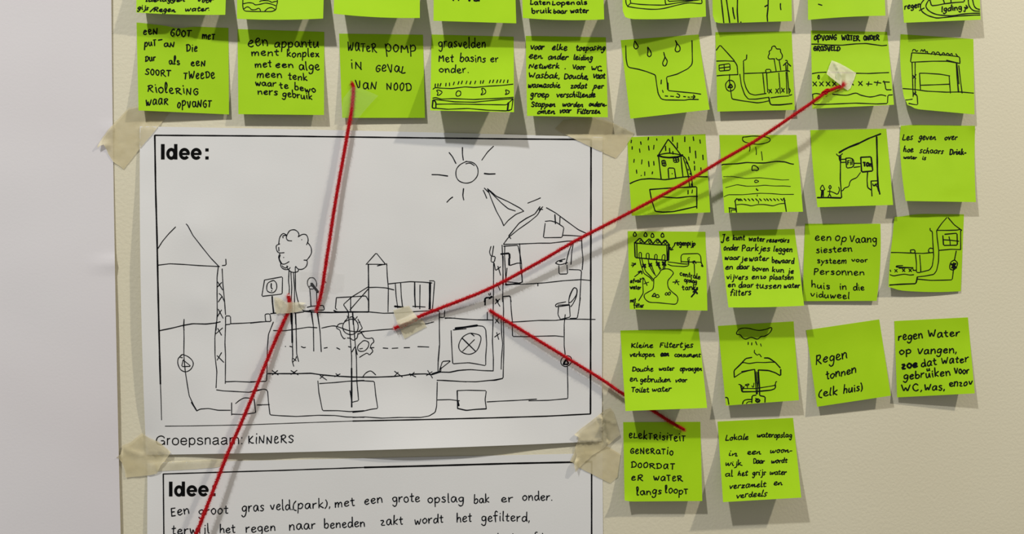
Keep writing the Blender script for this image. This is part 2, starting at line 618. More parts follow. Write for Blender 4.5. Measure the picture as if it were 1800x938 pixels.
def heading(ink, ox, oy, H, k=1.0, tilt=0.0):
    """bold sans word with colon, drawn as thick pen-free shapes"""
    def T(x, y):
        return (ox + x * H * k, oy - y * H + tilt * x * H)
    def arc(cx, cy, rx, ry, a0, a1, w, n=28):
        ink.line([T(cx + rx * math.cos(math.radians(a0 + (a1 - a0) * i / n)), cy + ry * math.sin(math.radians(a0 + (a1 - a0) * i / n))) for i in range(n + 1)], w * H, True, 0)
    ink.line([T(.10, 0), T(.10, 1)], .235 * H, True, 0)
    arc(.66, .365, .23, .285, 0, 360, .205)
    ink.line([T(.955, 0), T(.955, 1)], .215 * H, True, 0)
    for cx in (1.53, 2.31):
        arc(cx, .365, .262, .285, 0, 322, .20)
        ink.line([T(cx - .26, .36), T(cx + .34, .36)], .145 * H, True, 0)
    for y in (.0, .52):
        ink.line([T(3.02, y), T(3.02, y + .2)], .215 * H, True, 0)

# sheet 1 : print
k = Ink(S1.H)
for pts, w in (([(272, 237.5), (500, 239), (740, 242), (900, 244), (1040, 245)], 2.4),
               ([(272, 237), (273.5, 330), (276, 420), (278.5, 540), (281, 640), (282, 675)], 2.8),
               ([(282, 675), (283, 700), (284, 738)], 1.3),
               ([(1039, 245), (1038.5, 480), (1038, 727)], 2.8),
               ([(1038.5, 727), (960, 731), (860, 734), (740, 737), (620, 739.5)], 2.2),
               ([(620, 739.5), (520, 743), (440, 746), (340, 748), (290, 748.5)], 1.2)):
    k.line(dense(pts, 8), w, True, 0.08)
k.build('printed_frame', s1, M_print)
k = Ink(S1.H)
heading(k, 283.5, 280, 27, 0.985)
k.build('printed_heading', s1, M_print)
k = Ink(S1.H)
k.words([('Groepsnaam:', 334, 233, 1022, 226, 54)], (200, 730, 4.509), 1.9, font=PRINT, jit=0, butt=True)
k.build('printed_caption', s1, M_print)
k = Ink(S1.H)
k.words([('KiNNeRS', 1065, 220, 1425, 216, 54)], (200, 730, 4.509), 1.9, cs=1.1, font=CAPS)
k.build('handwriting', s1)

# sheet 1 : the drawing, traced area by area
k = Ink(S1.H)
WL = 1.55
k.draw('''80,268 120,205 170,145 228,87;315,62 328,75 370,155 450,258 520,345 583,410
80,402 180,390 300,396 420,405 590,413;612,405 645,402 642,352
580,415 570,500 570,650 572,800 562,938;612,432 618,560 632,700 640,810
575,540 615,605;607,545 572,582;587,635 610,655 632,705;610,660 580,705;580,765 620,840;607,770 570,830
640,890 640,820 680,820 683,888 640,892
w1.9 98,941 200,920 290,898 370,884 480,887 560,878 597,868
683,884 780,880 860,875 938,868;298,848 293,900 298,938''', (260, 380, 4.69), WL)
k.draw('''298,50 296,110 298,200 296,330 300,400 308,480 325,590 340,680 375,755 402,805
w2.4 360,735 400,800;402,805 430,790 500,785 580,800 680,800
~ 280,345 250,375 248,420 270,465 310,483 350,465 373,425 365,390 330,358 290,342 275,345 265,362 285,367
290,385 278,440 355,438 290,385
565,70 552,200 553,350 568,480 562,615;640,95 635,250 640,350 638,580;640,565 720,562 850,568 938,562
565,632 620,640 720,645 830,652 880,645 938,630
575,125 607,182;615,122 560,170;570,350 625,405;607,325 570,388
690,738 690,840;690,832 780,835 890,820 875,710;~ 722,745 760,715 800,698 870,705;900,757 938,757''', (260, 550, 4.69), WL)
k.draw('''~ 335,120 360,80 400,70 430,85 445,110 440,135;~ 438,135 480,112 515,120 530,165 515,208
~ 528,190 555,230 560,280 540,320 515,350;~ 490,348 520,355 515,400 480,430 440,430 415,405
~ 335,120 330,145 345,168 380,172;~ 330,118 300,105 270,140 260,200;~ 300,145 300,125 330,122
~ 270,200 240,215 240,250 260,280 310,280;~ 260,230 262,265;~ 270,290 260,320 275,370 310,385 355,362
~ 275,300 266,335 285,375;~ 280,370 280,405 310,432 350,432 365,415;~ 335,400 345,430 380,458 430,455 445,430
~ 290,400 320,420 345,405;470,160 472,162;305,322 306,325
355,440 350,540 358,600 355,660;372,460 380,600 375,720;395,460 405,600 405,780;412,410 412,460 415,620 430,700 455,780 490,815 550,812
130,530 295,500 292,658 105,680 130,530;~ 205,535 160,560 150,610 165,638 210,645 240,610 238,560 215,535 200,540
w2 192,562 190,600 202,612;w2 195,628 196,632;w2.4 200,680 203,740 213,830
135,850 145,840 180,840 190,910 140,910 135,850;0,925 80,915 150,910;w2 185,838 240,832
545,510 525,530 522,570 540,605;~ 545,510 580,512 605,550 605,590;~ 540,590 560,585 585,595 575,612 545,610 540,590
w5 560,565 620,640;545,610 552,700 555,765;605,610 608,700 610,765;520,780 560,770 670,762 680,805 540,808
668,540 695,552;w2.2 490,815 600,825 750,828 938,822;415,833 490,822
w3 375,835 378,935;412,830 415,935;405,780 405,830;555,820 575,935;612,825 628,935''', (440, 390, 5.211), WL)
k.draw('''0,128 80,120 120,117;190,120 150,220 140,330 138,500 135,608 0,612
190,190 280,192 350,182 480,162 550,167;~ 588,170 640,158 690,152 740,165 830,195 938,200
345,150 348,320 350,400 345,440 358,485;w2.8 342,50 346,290;375,50 378,200 382,380 398,445
350,450 375,425 380,405;355,420 378,440;505,35 520,150 523,360;555,40 575,200 585,365
288,320 292,322;325,320 345,325;420,322 440,332 455,328;608,335 635,330;712,332 738,345;808,322 830,328
w2 145,545 250,545 380,545 500,542 590,555 700,565 830,572 938,575
180,520 230,555;225,520 182,555;335,520 395,555;385,518 335,552;575,585 605,558;575,560 630,598;695,570 740,548;705,545 735,570
557,605 565,700 595,850 720,850 820,858 938,850;570,627 700,618 800,608 938,600
808,40 820,200 835,400 835,800;w2.6 835,500 836,820;845,45 860,240 875,420 878,600 893,768 842,780;822,685 836,780
0,695 60,680 120,672 142,685 150,780 162,885 250,892 380,898 560,888 700,890 790,902 938,905
58,803 158,800;32,755 45,865''', (440, 540, 4.69), WL)
k.draw('''270,190 347,103 418,190 350,188 280,188;w2 288,190 290,370 290,545;425,182 430,280 438,370 435,545;355,200 420,185 428,195
290,362 350,360 420,365 480,380;440,335 500,328 600,318 700,322 765,328;490,335 495,420 508,515;530,330 535,430 545,515
w3 485,503 550,510;w2.2 635,322 635,420 640,510;675,342 673,522;620,503 715,508;w3.5 750,325 748,520;745,312 785,312 768,530 740,522
48,440 40,520 52,526;48,438 160,432 270,425 288,460 290,545;290,355 160,435 100,490 135,540;285,375 150,530
w2.4 30,535 50,545 290,545;295,545 400,555 520,552 640,542 760,535 820,540;155,435 155,540
~ 155,600 110,620 95,660 115,700 160,715 200,695 212,650 195,610 155,598
130,575 135,590 110,615;150,590 155,580 180,585 185,605 205,580;225,620 215,625;210,600 240,660 242,670 215,690
95,630 65,635 45,665 75,680 85,720 105,748 115,742;130,740 155,742 175,760 205,740 210,705;168,550 175,640
~ 250,760 210,800 215,835 255,838 285,810 290,775 265,760 250,762
235,700 262,740 290,745 320,738 332,770 310,785 302,810 325,838 295,870 280,850 245,870 222,885;300,815 330,812
215,710 240,698;165,845 190,800 205,865;222,822 245,818
242,692 350,682 470,672;560,660 640,640 720,635 778,620
398,815 435,818;465,818 510,815;555,813 598,812;658,805 700,806 742,808
820,550 820,680 822,795 810,938;820,585 858,588 860,535;862,590 938,592''', (580, 420, 4.264), WL)
k.draw('''w2 0,480 85,480 200,480 330,475 420,467 500,455 600,453 650,460 720,438 800,440 870,425 938,420
~ 85,475 110,445 150,430 190,462
345,470 375,440;345,432 410,480;468,452 520,478;508,440 475,470;618,425 658,487;655,435 608,467
714,220 705,330 703,430;710,440 740,350 810,345 720,415;w3 655,455 720,435;725,440 728,400
0,515 80,510 178,515 190,630 207,738 150,745 80,762 0,770
0,812 100,808 240,818 380,812 560,812 630,800 680,770 692,720 697,520;695,505 780,510 938,518
695,668 800,665 880,675;w3 865,680 875,715''', (620, 560, 4.69), WL)
k.draw('''~ 420,225 360,255 325,300 322,360 350,405 410,425 470,410 515,360 522,300 500,255 460,232 410,227;~ 410,248 450,242 490,265
w1.9 380,98 380,160 388,215;w1.9 258,145 290,185 320,245;w1.9 100,347 160,348 245,360;w1.9 290,553 265,570 237,600;w1.9 390,475 383,540 392,580
w2.2 580,337 620,342 680,340;665,87 610,140 557,215;570,490 585,520 603,565;580,470 620,510
610,475 640,560 690,680 740,770 758,815;758,815 800,765 870,710 942,682;942,682 910,655 800,595 690,545 640,500 608,475
610,478 660,530 740,610 800,660 865,680;978,608 1050,580 1095,560''', (740, 240, 5.211), WL)
k.draw('''w1.8 512,155 470,215 400,250 340,290 255,395;525,165 490,225 430,275 330,345 250,410 212,462;500,170 535,178;535,155 505,185;255,398 272,418
565,163 640,205 720,265 830,345 925,388;212,465 340,462 500,455 600,455 740,438 858,435
555,275 600,270 650,285 710,325 695,408 540,410 555,292;w2 635,220 640,295;677,240 675,300;700,390 770,392 855,398 858,500 868,590 860,675
200,470 205,600 210,800;212,480 330,472 350,560 360,620 365,775;345,458 350,640 368,770;w3 190,545 260,538 262,580;w3 258,580 258,635
265,638 330,618 360,622;240,660 228,800;222,480 220,560 232,790;w2 230,800 340,785 368,775;230,772 350,785
130,478 118,560;108,482 95,530 108,562 145,565 135,612 108,610 112,565;130,610 128,938;208,560 205,938
165,645 188,720;187,650 145,682 135,620;155,780 182,842;225,795 400,792 550,782 700,765 850,755 925,762
780,450 750,520 725,630;788,450 775,520 768,630;~ 640,620 665,600 720,585;~ 640,620 680,632 740,615;w2.5 675,605 695,603;668,640 670,710 740,708 735,635
752,672 840,675 855,685 850,755 840,938;~ 770,938 750,938 760,880 790,825 815,835 812,880 770,938
w2.4 55,938 60,905 120,900;90,868 90,885 105,880 102,865;w3.5 95,910 115,895;150,915 170,938;210,895 265,892 275,938;495,790 495,808''', (840, 330, 4.69), WL)
k.draw('''w2.4 60,262 62,205 80,202;78,320 78,382;0,382 125,385
128,200 125,400 120,560 128,700 127,805;208,200 212,300 210,400 215,600 208,865 120,880 0,892;192,350 195,500 205,580 195,700 192,790
213,190 268,186 275,300 285,400 285,520 400,522 500,518 640,515 705,522
148,215 182,272;180,212 142,252;148,380 175,412;170,372 142,410;155,487 172,545;180,495 138,525
220,405 350,398 500,388 640,388 720,378 840,378 968,380
~ 645,275 640,262 660,248 700,240 725,235;645,275 680,272 758,262;660,262 755,258;665,280 660,340 680,378;755,262 762,360 680,380
~ 750,250 752,210 775,150 795,120 818,135 812,190 785,250 765,275;845,200 832,300 820,370 760,372
720,340 712,420 712,600 720,670;~ 740,680 705,690 685,720 690,750 720,768 755,755 775,720 765,690 740,680;w3 705,750 730,705 750,750 705,750
738,770 742,938 742,1020 741,1032 585,1046 420,1050''', (840, 480, 4.69), WL)
k.draw('''105,90 140,85 250,95 400,103 500,103
155,190 160,320 168,465 220,460 300,455 380,468 440,480 440,400 448,300 440,180 420,155 370,150;w3.4 190,172 250,165 370,148;172,185 280,175
~ 300,215 250,245 220,300 225,350 270,380 320,383 370,350 400,270 390,230 340,215 300,215;w2 248,255 355,360;347,265 250,360;320,215 345,235
180,528 240,515 320,512 420,520 500,522;38,600 100,600 240,610 360,612 460,602 520,600 580,585
205,685 290,682 445,685 435,760 445,835;w2 205,685 208,832;w2 208,832 280,848 350,840 445,835;450,778 560,772 700,765 860,755''', (760, 540, 4.69), WL)
k.build('line_drawing', s1)

# sheet 2 : print and handwriting
k = Ink(S2.H)
k.line(dense([(286.5, 832.5), (400, 829), (500, 826), (640, 821)], 8), 2.0, True, 0.08)
k.line(dense([(640, 821), (760, 818), (900, 814), (1041, 811)], 8), 3.0, True, 0.06)
k.line(dense([(287, 832), (288, 938), (289, 1330)], 8), 2.2, True, 0.04)
k.line(dense([(1040, 811), (1040, 938), (1042, 1330)], 8), 2.6, True, 0.04)
k.line(dense([(289, 1330), (1042, 1325)], 8), 2.6, True, 0.04)
k.build('printed_frame', s2, M_print)
k = Ink(S2.H)
heading(k, 297.5, 872, 26, 1.0, -0.008)
k.build('printed_heading', s2, M_print)
k = Ink(S2.H)
k.words([('Een', 452, 797, 595, 778, 46, 2.0), ('groot', 672, 785, 905, 775, 42), ('gras', 1015, 765, 1190, 755, 46), ('veld.', 1240, 750, 1415, 745, 46),
         ('terwijl', 458, 938, 755, 930, 42), ('het', 840, 930, 960, 925, 40), ('regen', 1045, 925, 1280, 912, 42)], (200, 730, 4.509), 1.9, cs=1.45)
k.words([('(park),', 88, 680, 478, 660, 56), ('met', 525, 662, 730, 642, 56), ('een', 832, 630, 1020, 610, 54), ('grote', 1125, 608, 1410, 600, 54),
         ('naar', 48, 900, 325, 880, 58), ('beneden', 412, 880, 838, 860, 56), ('zakt', 1000, 850, 1235, 835, 56), ('wordt', 1360, 835, 1655, 815, 52)], (500, 780, 5.937), 1.9)
k.words([('opslag', -50, 612, 328, 604, 54), ('bak', 432, 622, 592, 608, 50), ('er', 715, 605, 840, 602, 50), ('onder.', 940, 585, 1250, 585, 52),
         ('het', 252, 815, 408, 805, 55), ('gefilterd,', 510, 805, 1015, 803, 55)], (760, 780, 5.937), 1.9)
k.draw('685,930 690,990;840,935 842,990;~ 1095,920 1075,925 1070,990;1150,930 1150,990', (760, 780, 5.937), 1.8)
k.build('handwriting', s2)

# ---------------------------------------------------------------- sticky notes
def note(TL, TR, BR, BL, HL, HR, label, crop=None, words=(), w=2.0, cs=1.5, drawing='', dw=1.7,
         edges=(0, 0, 0, 0), bumps=(), p=1.35, start=0.10, warp=0.0, slant=0.0, jit=0.09, sp=0.2, font=None, split=False):
    cx = sum(q[0] for q in (TL, TR, BR, BL)) / 4
    cy = sum(q[1] for q in (TL, TR, BR, BL)) / 4
    g = empty('sticky_note', W(cx, cy, 0.5), label, 'sticky note', 'lime green sticky notes on the wall')
    s = Sheet(TL, TR, BR, BL, lift_profile(HL, HR, p, start, warp), edges, bumps)
    s.build('paper', M_note, g, 16, 20)
    if words:
        for part in ([[q] for q in words] if split else [words]):
            k = Ink(s.H)
            k.words(part, crop, w, cs, slant, font, jit=jit, sp=sp)
            k.build('handwriting', g)
    if drawing:
        k = Ink(s.H)
        k.draw(drawing, crop, dw)
        k.build('pen_drawing', g)
    return s

def ticks(items):
    return ';'.join('%g,%g %g,%g' % (x, a, x + random.choice((-4, 0, 3, 5)), b) for x, a, b in items)
def crosses(items, r=15):
    return ';'.join('%g,%g %g,%g;%g,%g %g,%g' % (x - r, y - r, x + r, y + r, x + r * .9, y - r * 1.1, x - r * .9, y + r) for x, y in items)

# --- top row (cut by the upper edge of the picture)
note((241, -128), (401, -125), (396, 26), (239.5, 22), 21, 27, 'lime sticky note at the top left corner, writing ends in a word and full stop', (220, 0, 9),
     [('laenaggen', 330, 22, 940, 24, 42), ('Voor', 1140, 35, 1390, 35, 50), ('gijs', 200, 150, 370, 155, 42), ('/Regen', 400, 180, 795, 190, 46), ('water.', 950, 180, 1340, 165, 42)], 2.1, edges=(0, 0, 1.5, 0), sp=0.1, slant=0.14, font=CURSIVE)
note((418, -118), (572, -118), (568, 32.5), (416.5, 33), 24, 28, 'lime sticky note at the top edge with a drawn glass jar of wavy layers', (400, 0, 9), drawing='''
245,-90 240,90 250,150 280,175 400,180 550,182 700,182 765,155 775,80 790,40 780,-90;~ 505,25 540,10 620,8 660,15 700,35 740,25 780,20
~ 255,58 330,42 400,50 440,75 520,65 600,48 680,60 760,88;~ 260,140 300,110 340,115 380,150 440,150 490,130 515,150 520,175
~ 590,172 640,130 700,120 760,155;w1.4 560,-8 600,4''', dw=1.6, edges=(0, 0, 2, 0))
note((590, -120), (738, -120), (738, 31.5), (586.5, 24), 33, 32, 'blank-looking lime sticky note at the top edge, third from the left, no writing in view', edges=(0, 0, 2.5, 0))
note((763, -108), (903, -108), (907.5, 41), (762, 36.5), 27, 26, 'lime sticky note at the top edge with only the feet of cut-off letters', (740, 0, 10),
     drawing='w3 555,-25 572,8;w3 655,-25 662,6;w4 848,-30 852,12;w3 ~ 935,-25 940,8 975,14 1005,2;w4 1010,-25 1020,14', dw=3)
note((915, -108), (1058, -108), (1062, 34), (919, 31.5), 24, 24, 'lime sticky note at the top edge with two handwritten lines ending in water', (900, 0, 9),
     [('Laten', 290, 72, 600, 72, 44), ('Lopen', 635, 80, 990, 68, 42), ('als', 1020, 70, 1185, 70, 42), ('bruik', 310, 205, 620, 208, 46), ('baar', 655, 210, 870, 210, 42), ('water', 925, 205, 1210, 200, 46)], 2.2,
     edges=(0, 0, 2.5, 0))
note((1092, -100), (1237, -105), (1241, 29), (1095, 33), 40, 20, 'lime sticky note at the top edge with a drawn open tank, rounded lower left corner', (1080, 0, 10), drawing='''
195,-60 205,60 230,110 290,50 265,-60;~ 285,55 450,75 650,85 850,88 950,75 1200,35 1500,-5;~ 230,112 400,140 650,162 850,150 1100,90 1300,50 1500,62 1540,40 1520,-60
885,-50 900,75 940,78;935,-50 950,25 1380,-5''', dw=1.7, edges=(0, 0, 2.5, 0), bumps=((0, 1, .06, 4, -3, 3),))
note((1251, -100), (1390, -100), (1392, 37), (1253, 41.5), 14, 13, 'lime sticky note at the top edge with long vertical pen lines', (1240, 0, 10), drawing='''
275,-40 325,410;365,-40 400,200 430,410;480,130 490,220 515,330;565,-40 560,200 575,410;1105,-40 1100,150 1085,280 1095,385
1045,115 1090,90;1320,60 1318,120 1328,170;622,385 630,395''', dw=2.2, bumps=((0, 1, .06, 4, -3, 3),))
note((1419, -100), (1552, -104), (1556.5, 27.5), (1420.5, 35), 19, 22, 'lime sticky note at the top edge with one tiny dark dash in place of a highlight', (1400, 0, 10), drawing='w1.8 385,72 450,92', edges=(0, 0, -1.5, 0),  # inked dash stands in for a whitish highlight on the paper
     bumps=((.1, .85, .3, 0, 0, -3),))
note((1580, -98), (1718, -100), (1724, 34.5), (1589, 40), 22, 21, 'lime sticky note at the top right with drawn bent pipes and two words', (1560, 0, 10),
     [('regen', 300, 165, 580, 125, 58), ('lgding', 950, 205, 1305, 165, 52)], 2.2, drawing='''
~ 690,-60 600,50 580,120 610,200 700,265 800,300 880,315 1000,305 1200,285 1450,268 1635,262;~ 755,-40 690,60 680,120 720,180 800,230 900,260 1050,272 1150,275 1300,250 1450,235 1625,230
735,-40 775,100 870,92 1000,65 1200,42 1355,32 1350,-40;970,-40 1005,60;1115,-40 1118,40;~ 1420,-40 1430,80 1470,150 1530,190 1620,195;~ 1490,-40 1520,90 1560,145 1620,165
1350,130 1415,130 1380,90;1415,130 1388,155;1370,130 1365,215 1340,190;560,185 645,140''', dw=2.0)

# --- second row
note((240, 39.5), (401.5, 49), (402.5, 201), (243.5, 194), 13, 5, 'dark-toned lime sticky note under the top left one, six lines of capitals', (230, 0, 4.2636),
     [('eeN', 92, 255, 200, 255, 34), ('GOOT', 295, 270, 455, 275, 42), ('meT', 535, 288, 630, 292, 34), ('puT', 103, 345, 190, 342, 34), ('-', 203, 312, 238, 308, 30), ('aN', 248, 350, 328, 350, 32),
      ('Die', 415, 382, 500, 385, 40), ('Dur', 108, 458, 185, 455, 30), ('als', 285, 478, 365, 482, 34), ('eeN', 450, 492, 560, 492, 32), ('SOORT', 108, 558, 300, 570, 36),
      ('TWeeDe', 395, 588, 628, 585, 40), ('RioleRiNG', 125, 688, 505, 708, 42), ('WAAR', 112, 788, 280, 780, 36), ('OPVANGT', 348, 805, 605, 800, 40)], 2.1, cs=1.12, font=CAPS,
     bumps=((.22, .01, .10, 0, 1, 2), (.45, .01, .13, 0, 4.5, 7), (.4, .0, .1, 0, 0, 2)), p=1.6, edges=(1, 0, 0, 0))
note((417.5, 51), (570, 56), (569.5, 202), (419, 200.5), 12, 12, 'lime sticky note under the jar drawing, six lines of lowercase writing', (400, 0, 4.2636),
     [('een', 152, 345, 300, 345, 52), ('appantu', 352, 355, 682, 352, 42), ('ment', 178, 418, 382, 415, 32), ('konplex', 445, 425, 685, 425, 32), ('met', 205, 505, 328, 502, 30),
      ('een', 358, 505, 492, 505, 28), ('alge', 535, 522, 688, 525, 38), ('meen', 220, 580, 405, 580, 32), ('tenk', 455, 592, 597, 602, 30), ('waar', 208, 640, 362, 648, 28),
      ('te', 388, 662, 455, 662, 30), ('bewo', 500, 672, 660, 695, 30), ('ners', 225, 705, 375, 712, 30), ('gebruik', 412, 722, 632, 745, 30)], 2.1)
note((596, 59), (743.5, 61), (747, 207), (601.5, 207), 7, 6, 'lime sticky note with three lines of capitals and red yarn taped over it', (580, 0, 4.2636),
     [('WATeR', 132, 372, 348, 392, 46), ('poMP', 415, 385, 648, 395, 50), ('iN', 152, 508, 245, 525, 42), ('GeVaL', 342, 532, 568, 545, 44), ('VAN', 190, 655, 352, 670, 44), ('NOOD', 422, 672, 612, 685, 46)], 2.0, cs=1.2, font=CAPS)
S24 = note((758.5, 60.5), (903, 64.5), (903.5, 197), (756.5, 194), 37, 41, 'lime sticky note with three lines of writing above a drawn long basin', (740, 0, 4.2636),
     [('grasvelden', 130, 355, 485, 358, 44), ('Met', 132, 460, 242, 462, 34), ('basins', 292, 460, 485, 465, 36), ('er', 520, 465, 580, 465, 30), ('onder.', 135, 542, 355, 545, 32)], 2.0,
     drawing=';'.join('w1.9 %d,%d %d,%d' % (x, y, x - 8 + (x % 5) * 2, y + 22) for x, y in ((108, 628), (128, 626), (150, 624), (188, 622), (214, 620), (250, 614), (285, 610), (310, 606), (345, 606), (375, 608), (410, 606), (448, 604), (470, 602), (520, 600), (545, 598), (575, 598), (600, 596), (625, 598), (652, 598))) +
     ''';90,668 105,655 150,660 230,663 330,650 400,655 500,645 600,640 690,630
~ 118,678 135,675 158,690 140,710 122,712 128,695 118,678;~ 270,685 262,705 272,720 295,712 298,690 285,680 270,685;~ 455,665 462,690 450,710 480,700 485,680 470,662 455,662
~ 635,675 640,695 632,708 655,700 662,685 645,675 635,675;88,735 110,730 150,742 240,738 400,745 480,740 600,735 695,728
95,750 110,745 250,762 400,765 550,750 690,738;115,780 250,778 450,782 640,785 690,740;w2.4 90,750 84,808 112,812 112,765 95,748
84,808 200,818 350,812 500,825 640,830 680,820;w3 655,770 648,828;690,740 680,820 655,830''', dw=1.7, p=1.5)
note((924, 63), (1065, 65.5), (1068.5, 206), (926.5, 203.5), 23, 20, 'lime sticky note crammed with eight lines of bold small writing', (900, 0, 4.2636),
     [('Voor', 138, 372, 240, 372, 28), ('elke', 302, 372, 415, 375, 28), ('toepasing', 482, 378, 700, 375, 26), ('een', 130, 438, 228, 440, 26), ('ander', 272, 443, 420, 446, 25), ('leiding', 462, 448, 605, 450, 26),
      ('Netwerk', 128, 512, 355, 512, 26), ('.', 398, 516, 406, 516, 24), ('Voor', 455, 520, 548, 522, 26), ('WC,', 595, 528, 680, 528, 26), ('Wasbak,', 125, 582, 358, 586, 26), ('Douche,', 392, 590, 575, 592, 28),
      ('Vaat', 608, 588, 698, 588, 28), ('wasmaschie', 122, 656, 360, 656, 25), ('zodat', 440, 660, 562, 662, 27), ('per', 612, 662, 688, 662, 25), ('groep', 138, 726, 278, 728, 27), ('verschillende', 335, 728, 625, 728, 25),
      ('Stappen', 145, 798, 325, 800, 25), ('worden', 380, 798, 535, 800, 23), ('ondern-', 578, 796, 710, 798, 23), ('omen', 192, 850, 322, 852, 24), ('voor', 358, 845, 442, 845, 27), ('Filterzen', 490, 850, 662, 852, 24)], 2.1, cs=1.35, sp=0.1, slant=0.14, font=CURSIVE)
note((1091, 70.5), (1228.5, 60.5), (1247.5, 192.5), (1108, 208.5), 19, 29, 'tilted lime sticky note with a drawn funnel and four falling drops', (1080, 0, 4.2636), drawing='''
85,342 88,440 97,490 110,505 180,518 240,535 300,558 308,565 318,640 328,700 350,740 380,748 530,750 560,743 630,745
582,303 585,460 580,485 550,515 470,555 390,576 398,640 402,678 520,690 600,697 648,705;w3.2 399,622 401,668
~ 152,308 146,345 158,365 175,358 178,345 165,325 152,308;~ 250,352 253,380 248,410 262,424 276,410 272,385 250,352;~ 370,392 378,430 362,470 370,492 385,490 396,458 382,430 372,405
~ 458,303 468,330 456,370 468,388 490,378 490,350 470,325 458,303;352,598 350,628;360,675 366,692;380,718 400,720;420,720 445,722;~ 462,724 485,728 488,712 470,700
518,722 535,724;550,726 565,728;575,726 605,725;w2.2 592,712 608,724 590,738''', dw=1.8, edges=(0, -1, 0, 0))
note((1257.5, 56.5), (1391.5, 55), (1397, 193), (1261, 196), 11, 10, 'lime sticky note with a drawn house, round tree and pipes', (1240, 0, 4.2636), drawing='''
80,378 110,336 160,390 218,455;82,457 150,455 218,458 238,490 243,558;75,568 130,563 245,558;102,488 183,475 186,525 104,532 102,488;104,510 184,500;140,480 143,530
182,556 180,600 190,680 198,735 205,742 280,755 390,770 430,765 475,755;~ 170,605 152,630 158,665 180,682 210,672 223,645 212,612 185,600 170,605;w2.2 170,655 188,625 207,655 170,655
310,410 308,447 285,450 288,550 288,600 305,660 330,700 370,712 455,700;258,555 270,640 295,710 322,742 380,742 475,728;295,550 430,545 455,543;455,543 450,520 488,518 492,540 460,545
490,540 620,528 630,535;430,548 445,700;458,545 468,690
~ 520,440 500,440 478,440 470,425 480,400 478,385 495,370 500,350 520,345 535,365 560,368 565,390 577,415 570,440 545,448 530,435
515,440 530,530;552,445 565,525;550,545 562,700;605,530 602,480;615,485 615,530;w2.2 585,490 608,465 640,495;600,452 615,452 612,470;605,540 612,700;612,530 628,705
475,670 498,695;495,668 475,698;528,665 548,698;550,662 525,698;570,658 590,690;592,662 570,690;625,660 640,680 628,695
w2.2 475,728 485,775 495,785 560,785 650,775;490,732 560,722 625,718;630,714 648,708''', dw=1.7)
S28 = note((1425.5, 53.5), (1559.5, 56), (1571.5, 184), (1428, 191), 25, 28, 'lime sticky note with the yarn knot taped on, capitals and a row of crosses', (1410, 0, 4.2636),
     [('OPVANG', 90, 302, 258, 298, 36), ('WATER', 297, 300, 430, 303, 36), ('ONDER', 462, 298, 578, 298, 32), ('GRASVELD', 85, 378, 285, 378, 32)], 2.3, cs=1.0, font=CAPS, sp=0.1,
     drawing='''68,330 120,330 200,337 300,338 400,328 480,325 550,335 600,342 635,338;70,552 120,543 180,540;200,541 400,545;405,548 500,550 600,545 650,543
~ 122,562 118,580 125,592 130,580 126,562;''' + crosses(((95, 628), (145, 628), (195, 628), (242, 628), (315, 625), (370, 622), (437, 625))) + '''
482,628 525,630;500,612 495,642;540,615 592,622;568,605 560,640;605,612 655,615;612,605 622,635
75,660 78,700 85,783 200,780 400,772 560,778 640,775 643,712 678,710;~ 82,705 110,700 160,712;~ 230,705 330,713 400,697 440,712 500,725 540,722 590,710 628,718;620,620 628,672 668,672''', dw=1.8)
note((1583, 60), (1711, 68.5), (1713, 201), (1592, 190), 20, 14, 'lime sticky note with a drawn bus-shelter-like frame on posts', (1570, 0, 4.2636), drawing='''
~ 145,385 150,372 165,372 175,385 185,378;~ 205,385 215,372 225,385 235,370 245,390 255,385 262,400 275,402;~ 285,408 295,390 310,392 312,410;~ 318,410 330,390 345,395 350,412 365,410 372,395 385,400 388,412
~ 395,412 405,398 418,405 425,412 438,400 445,412;470,402 482,420;142,395 250,400 400,412 498,425 502,475 400,458 300,458 130,466 140,395;400,450 502,475
142,470 150,725;165,470 165,700 180,715 185,785 160,783 118,773;145,560 170,590;172,558 145,592;148,690 172,712;172,688 150,715;75,748 110,748 145,742
62,662 150,668 250,682 400,690 500,688 605,697;198,550 205,672;198,548 240,548 350,555 425,568;420,568 425,640 430,697;205,638 300,635 425,630
w2.3 475,475 480,580 490,690;492,490 505,600 517,697;478,480 494,628''', dw=1.7, edges=(0, 0, 0, -4), bumps=((0, 1, .10, 3, -6, 5), (.0, .0, .05, 0, 0, 3)))

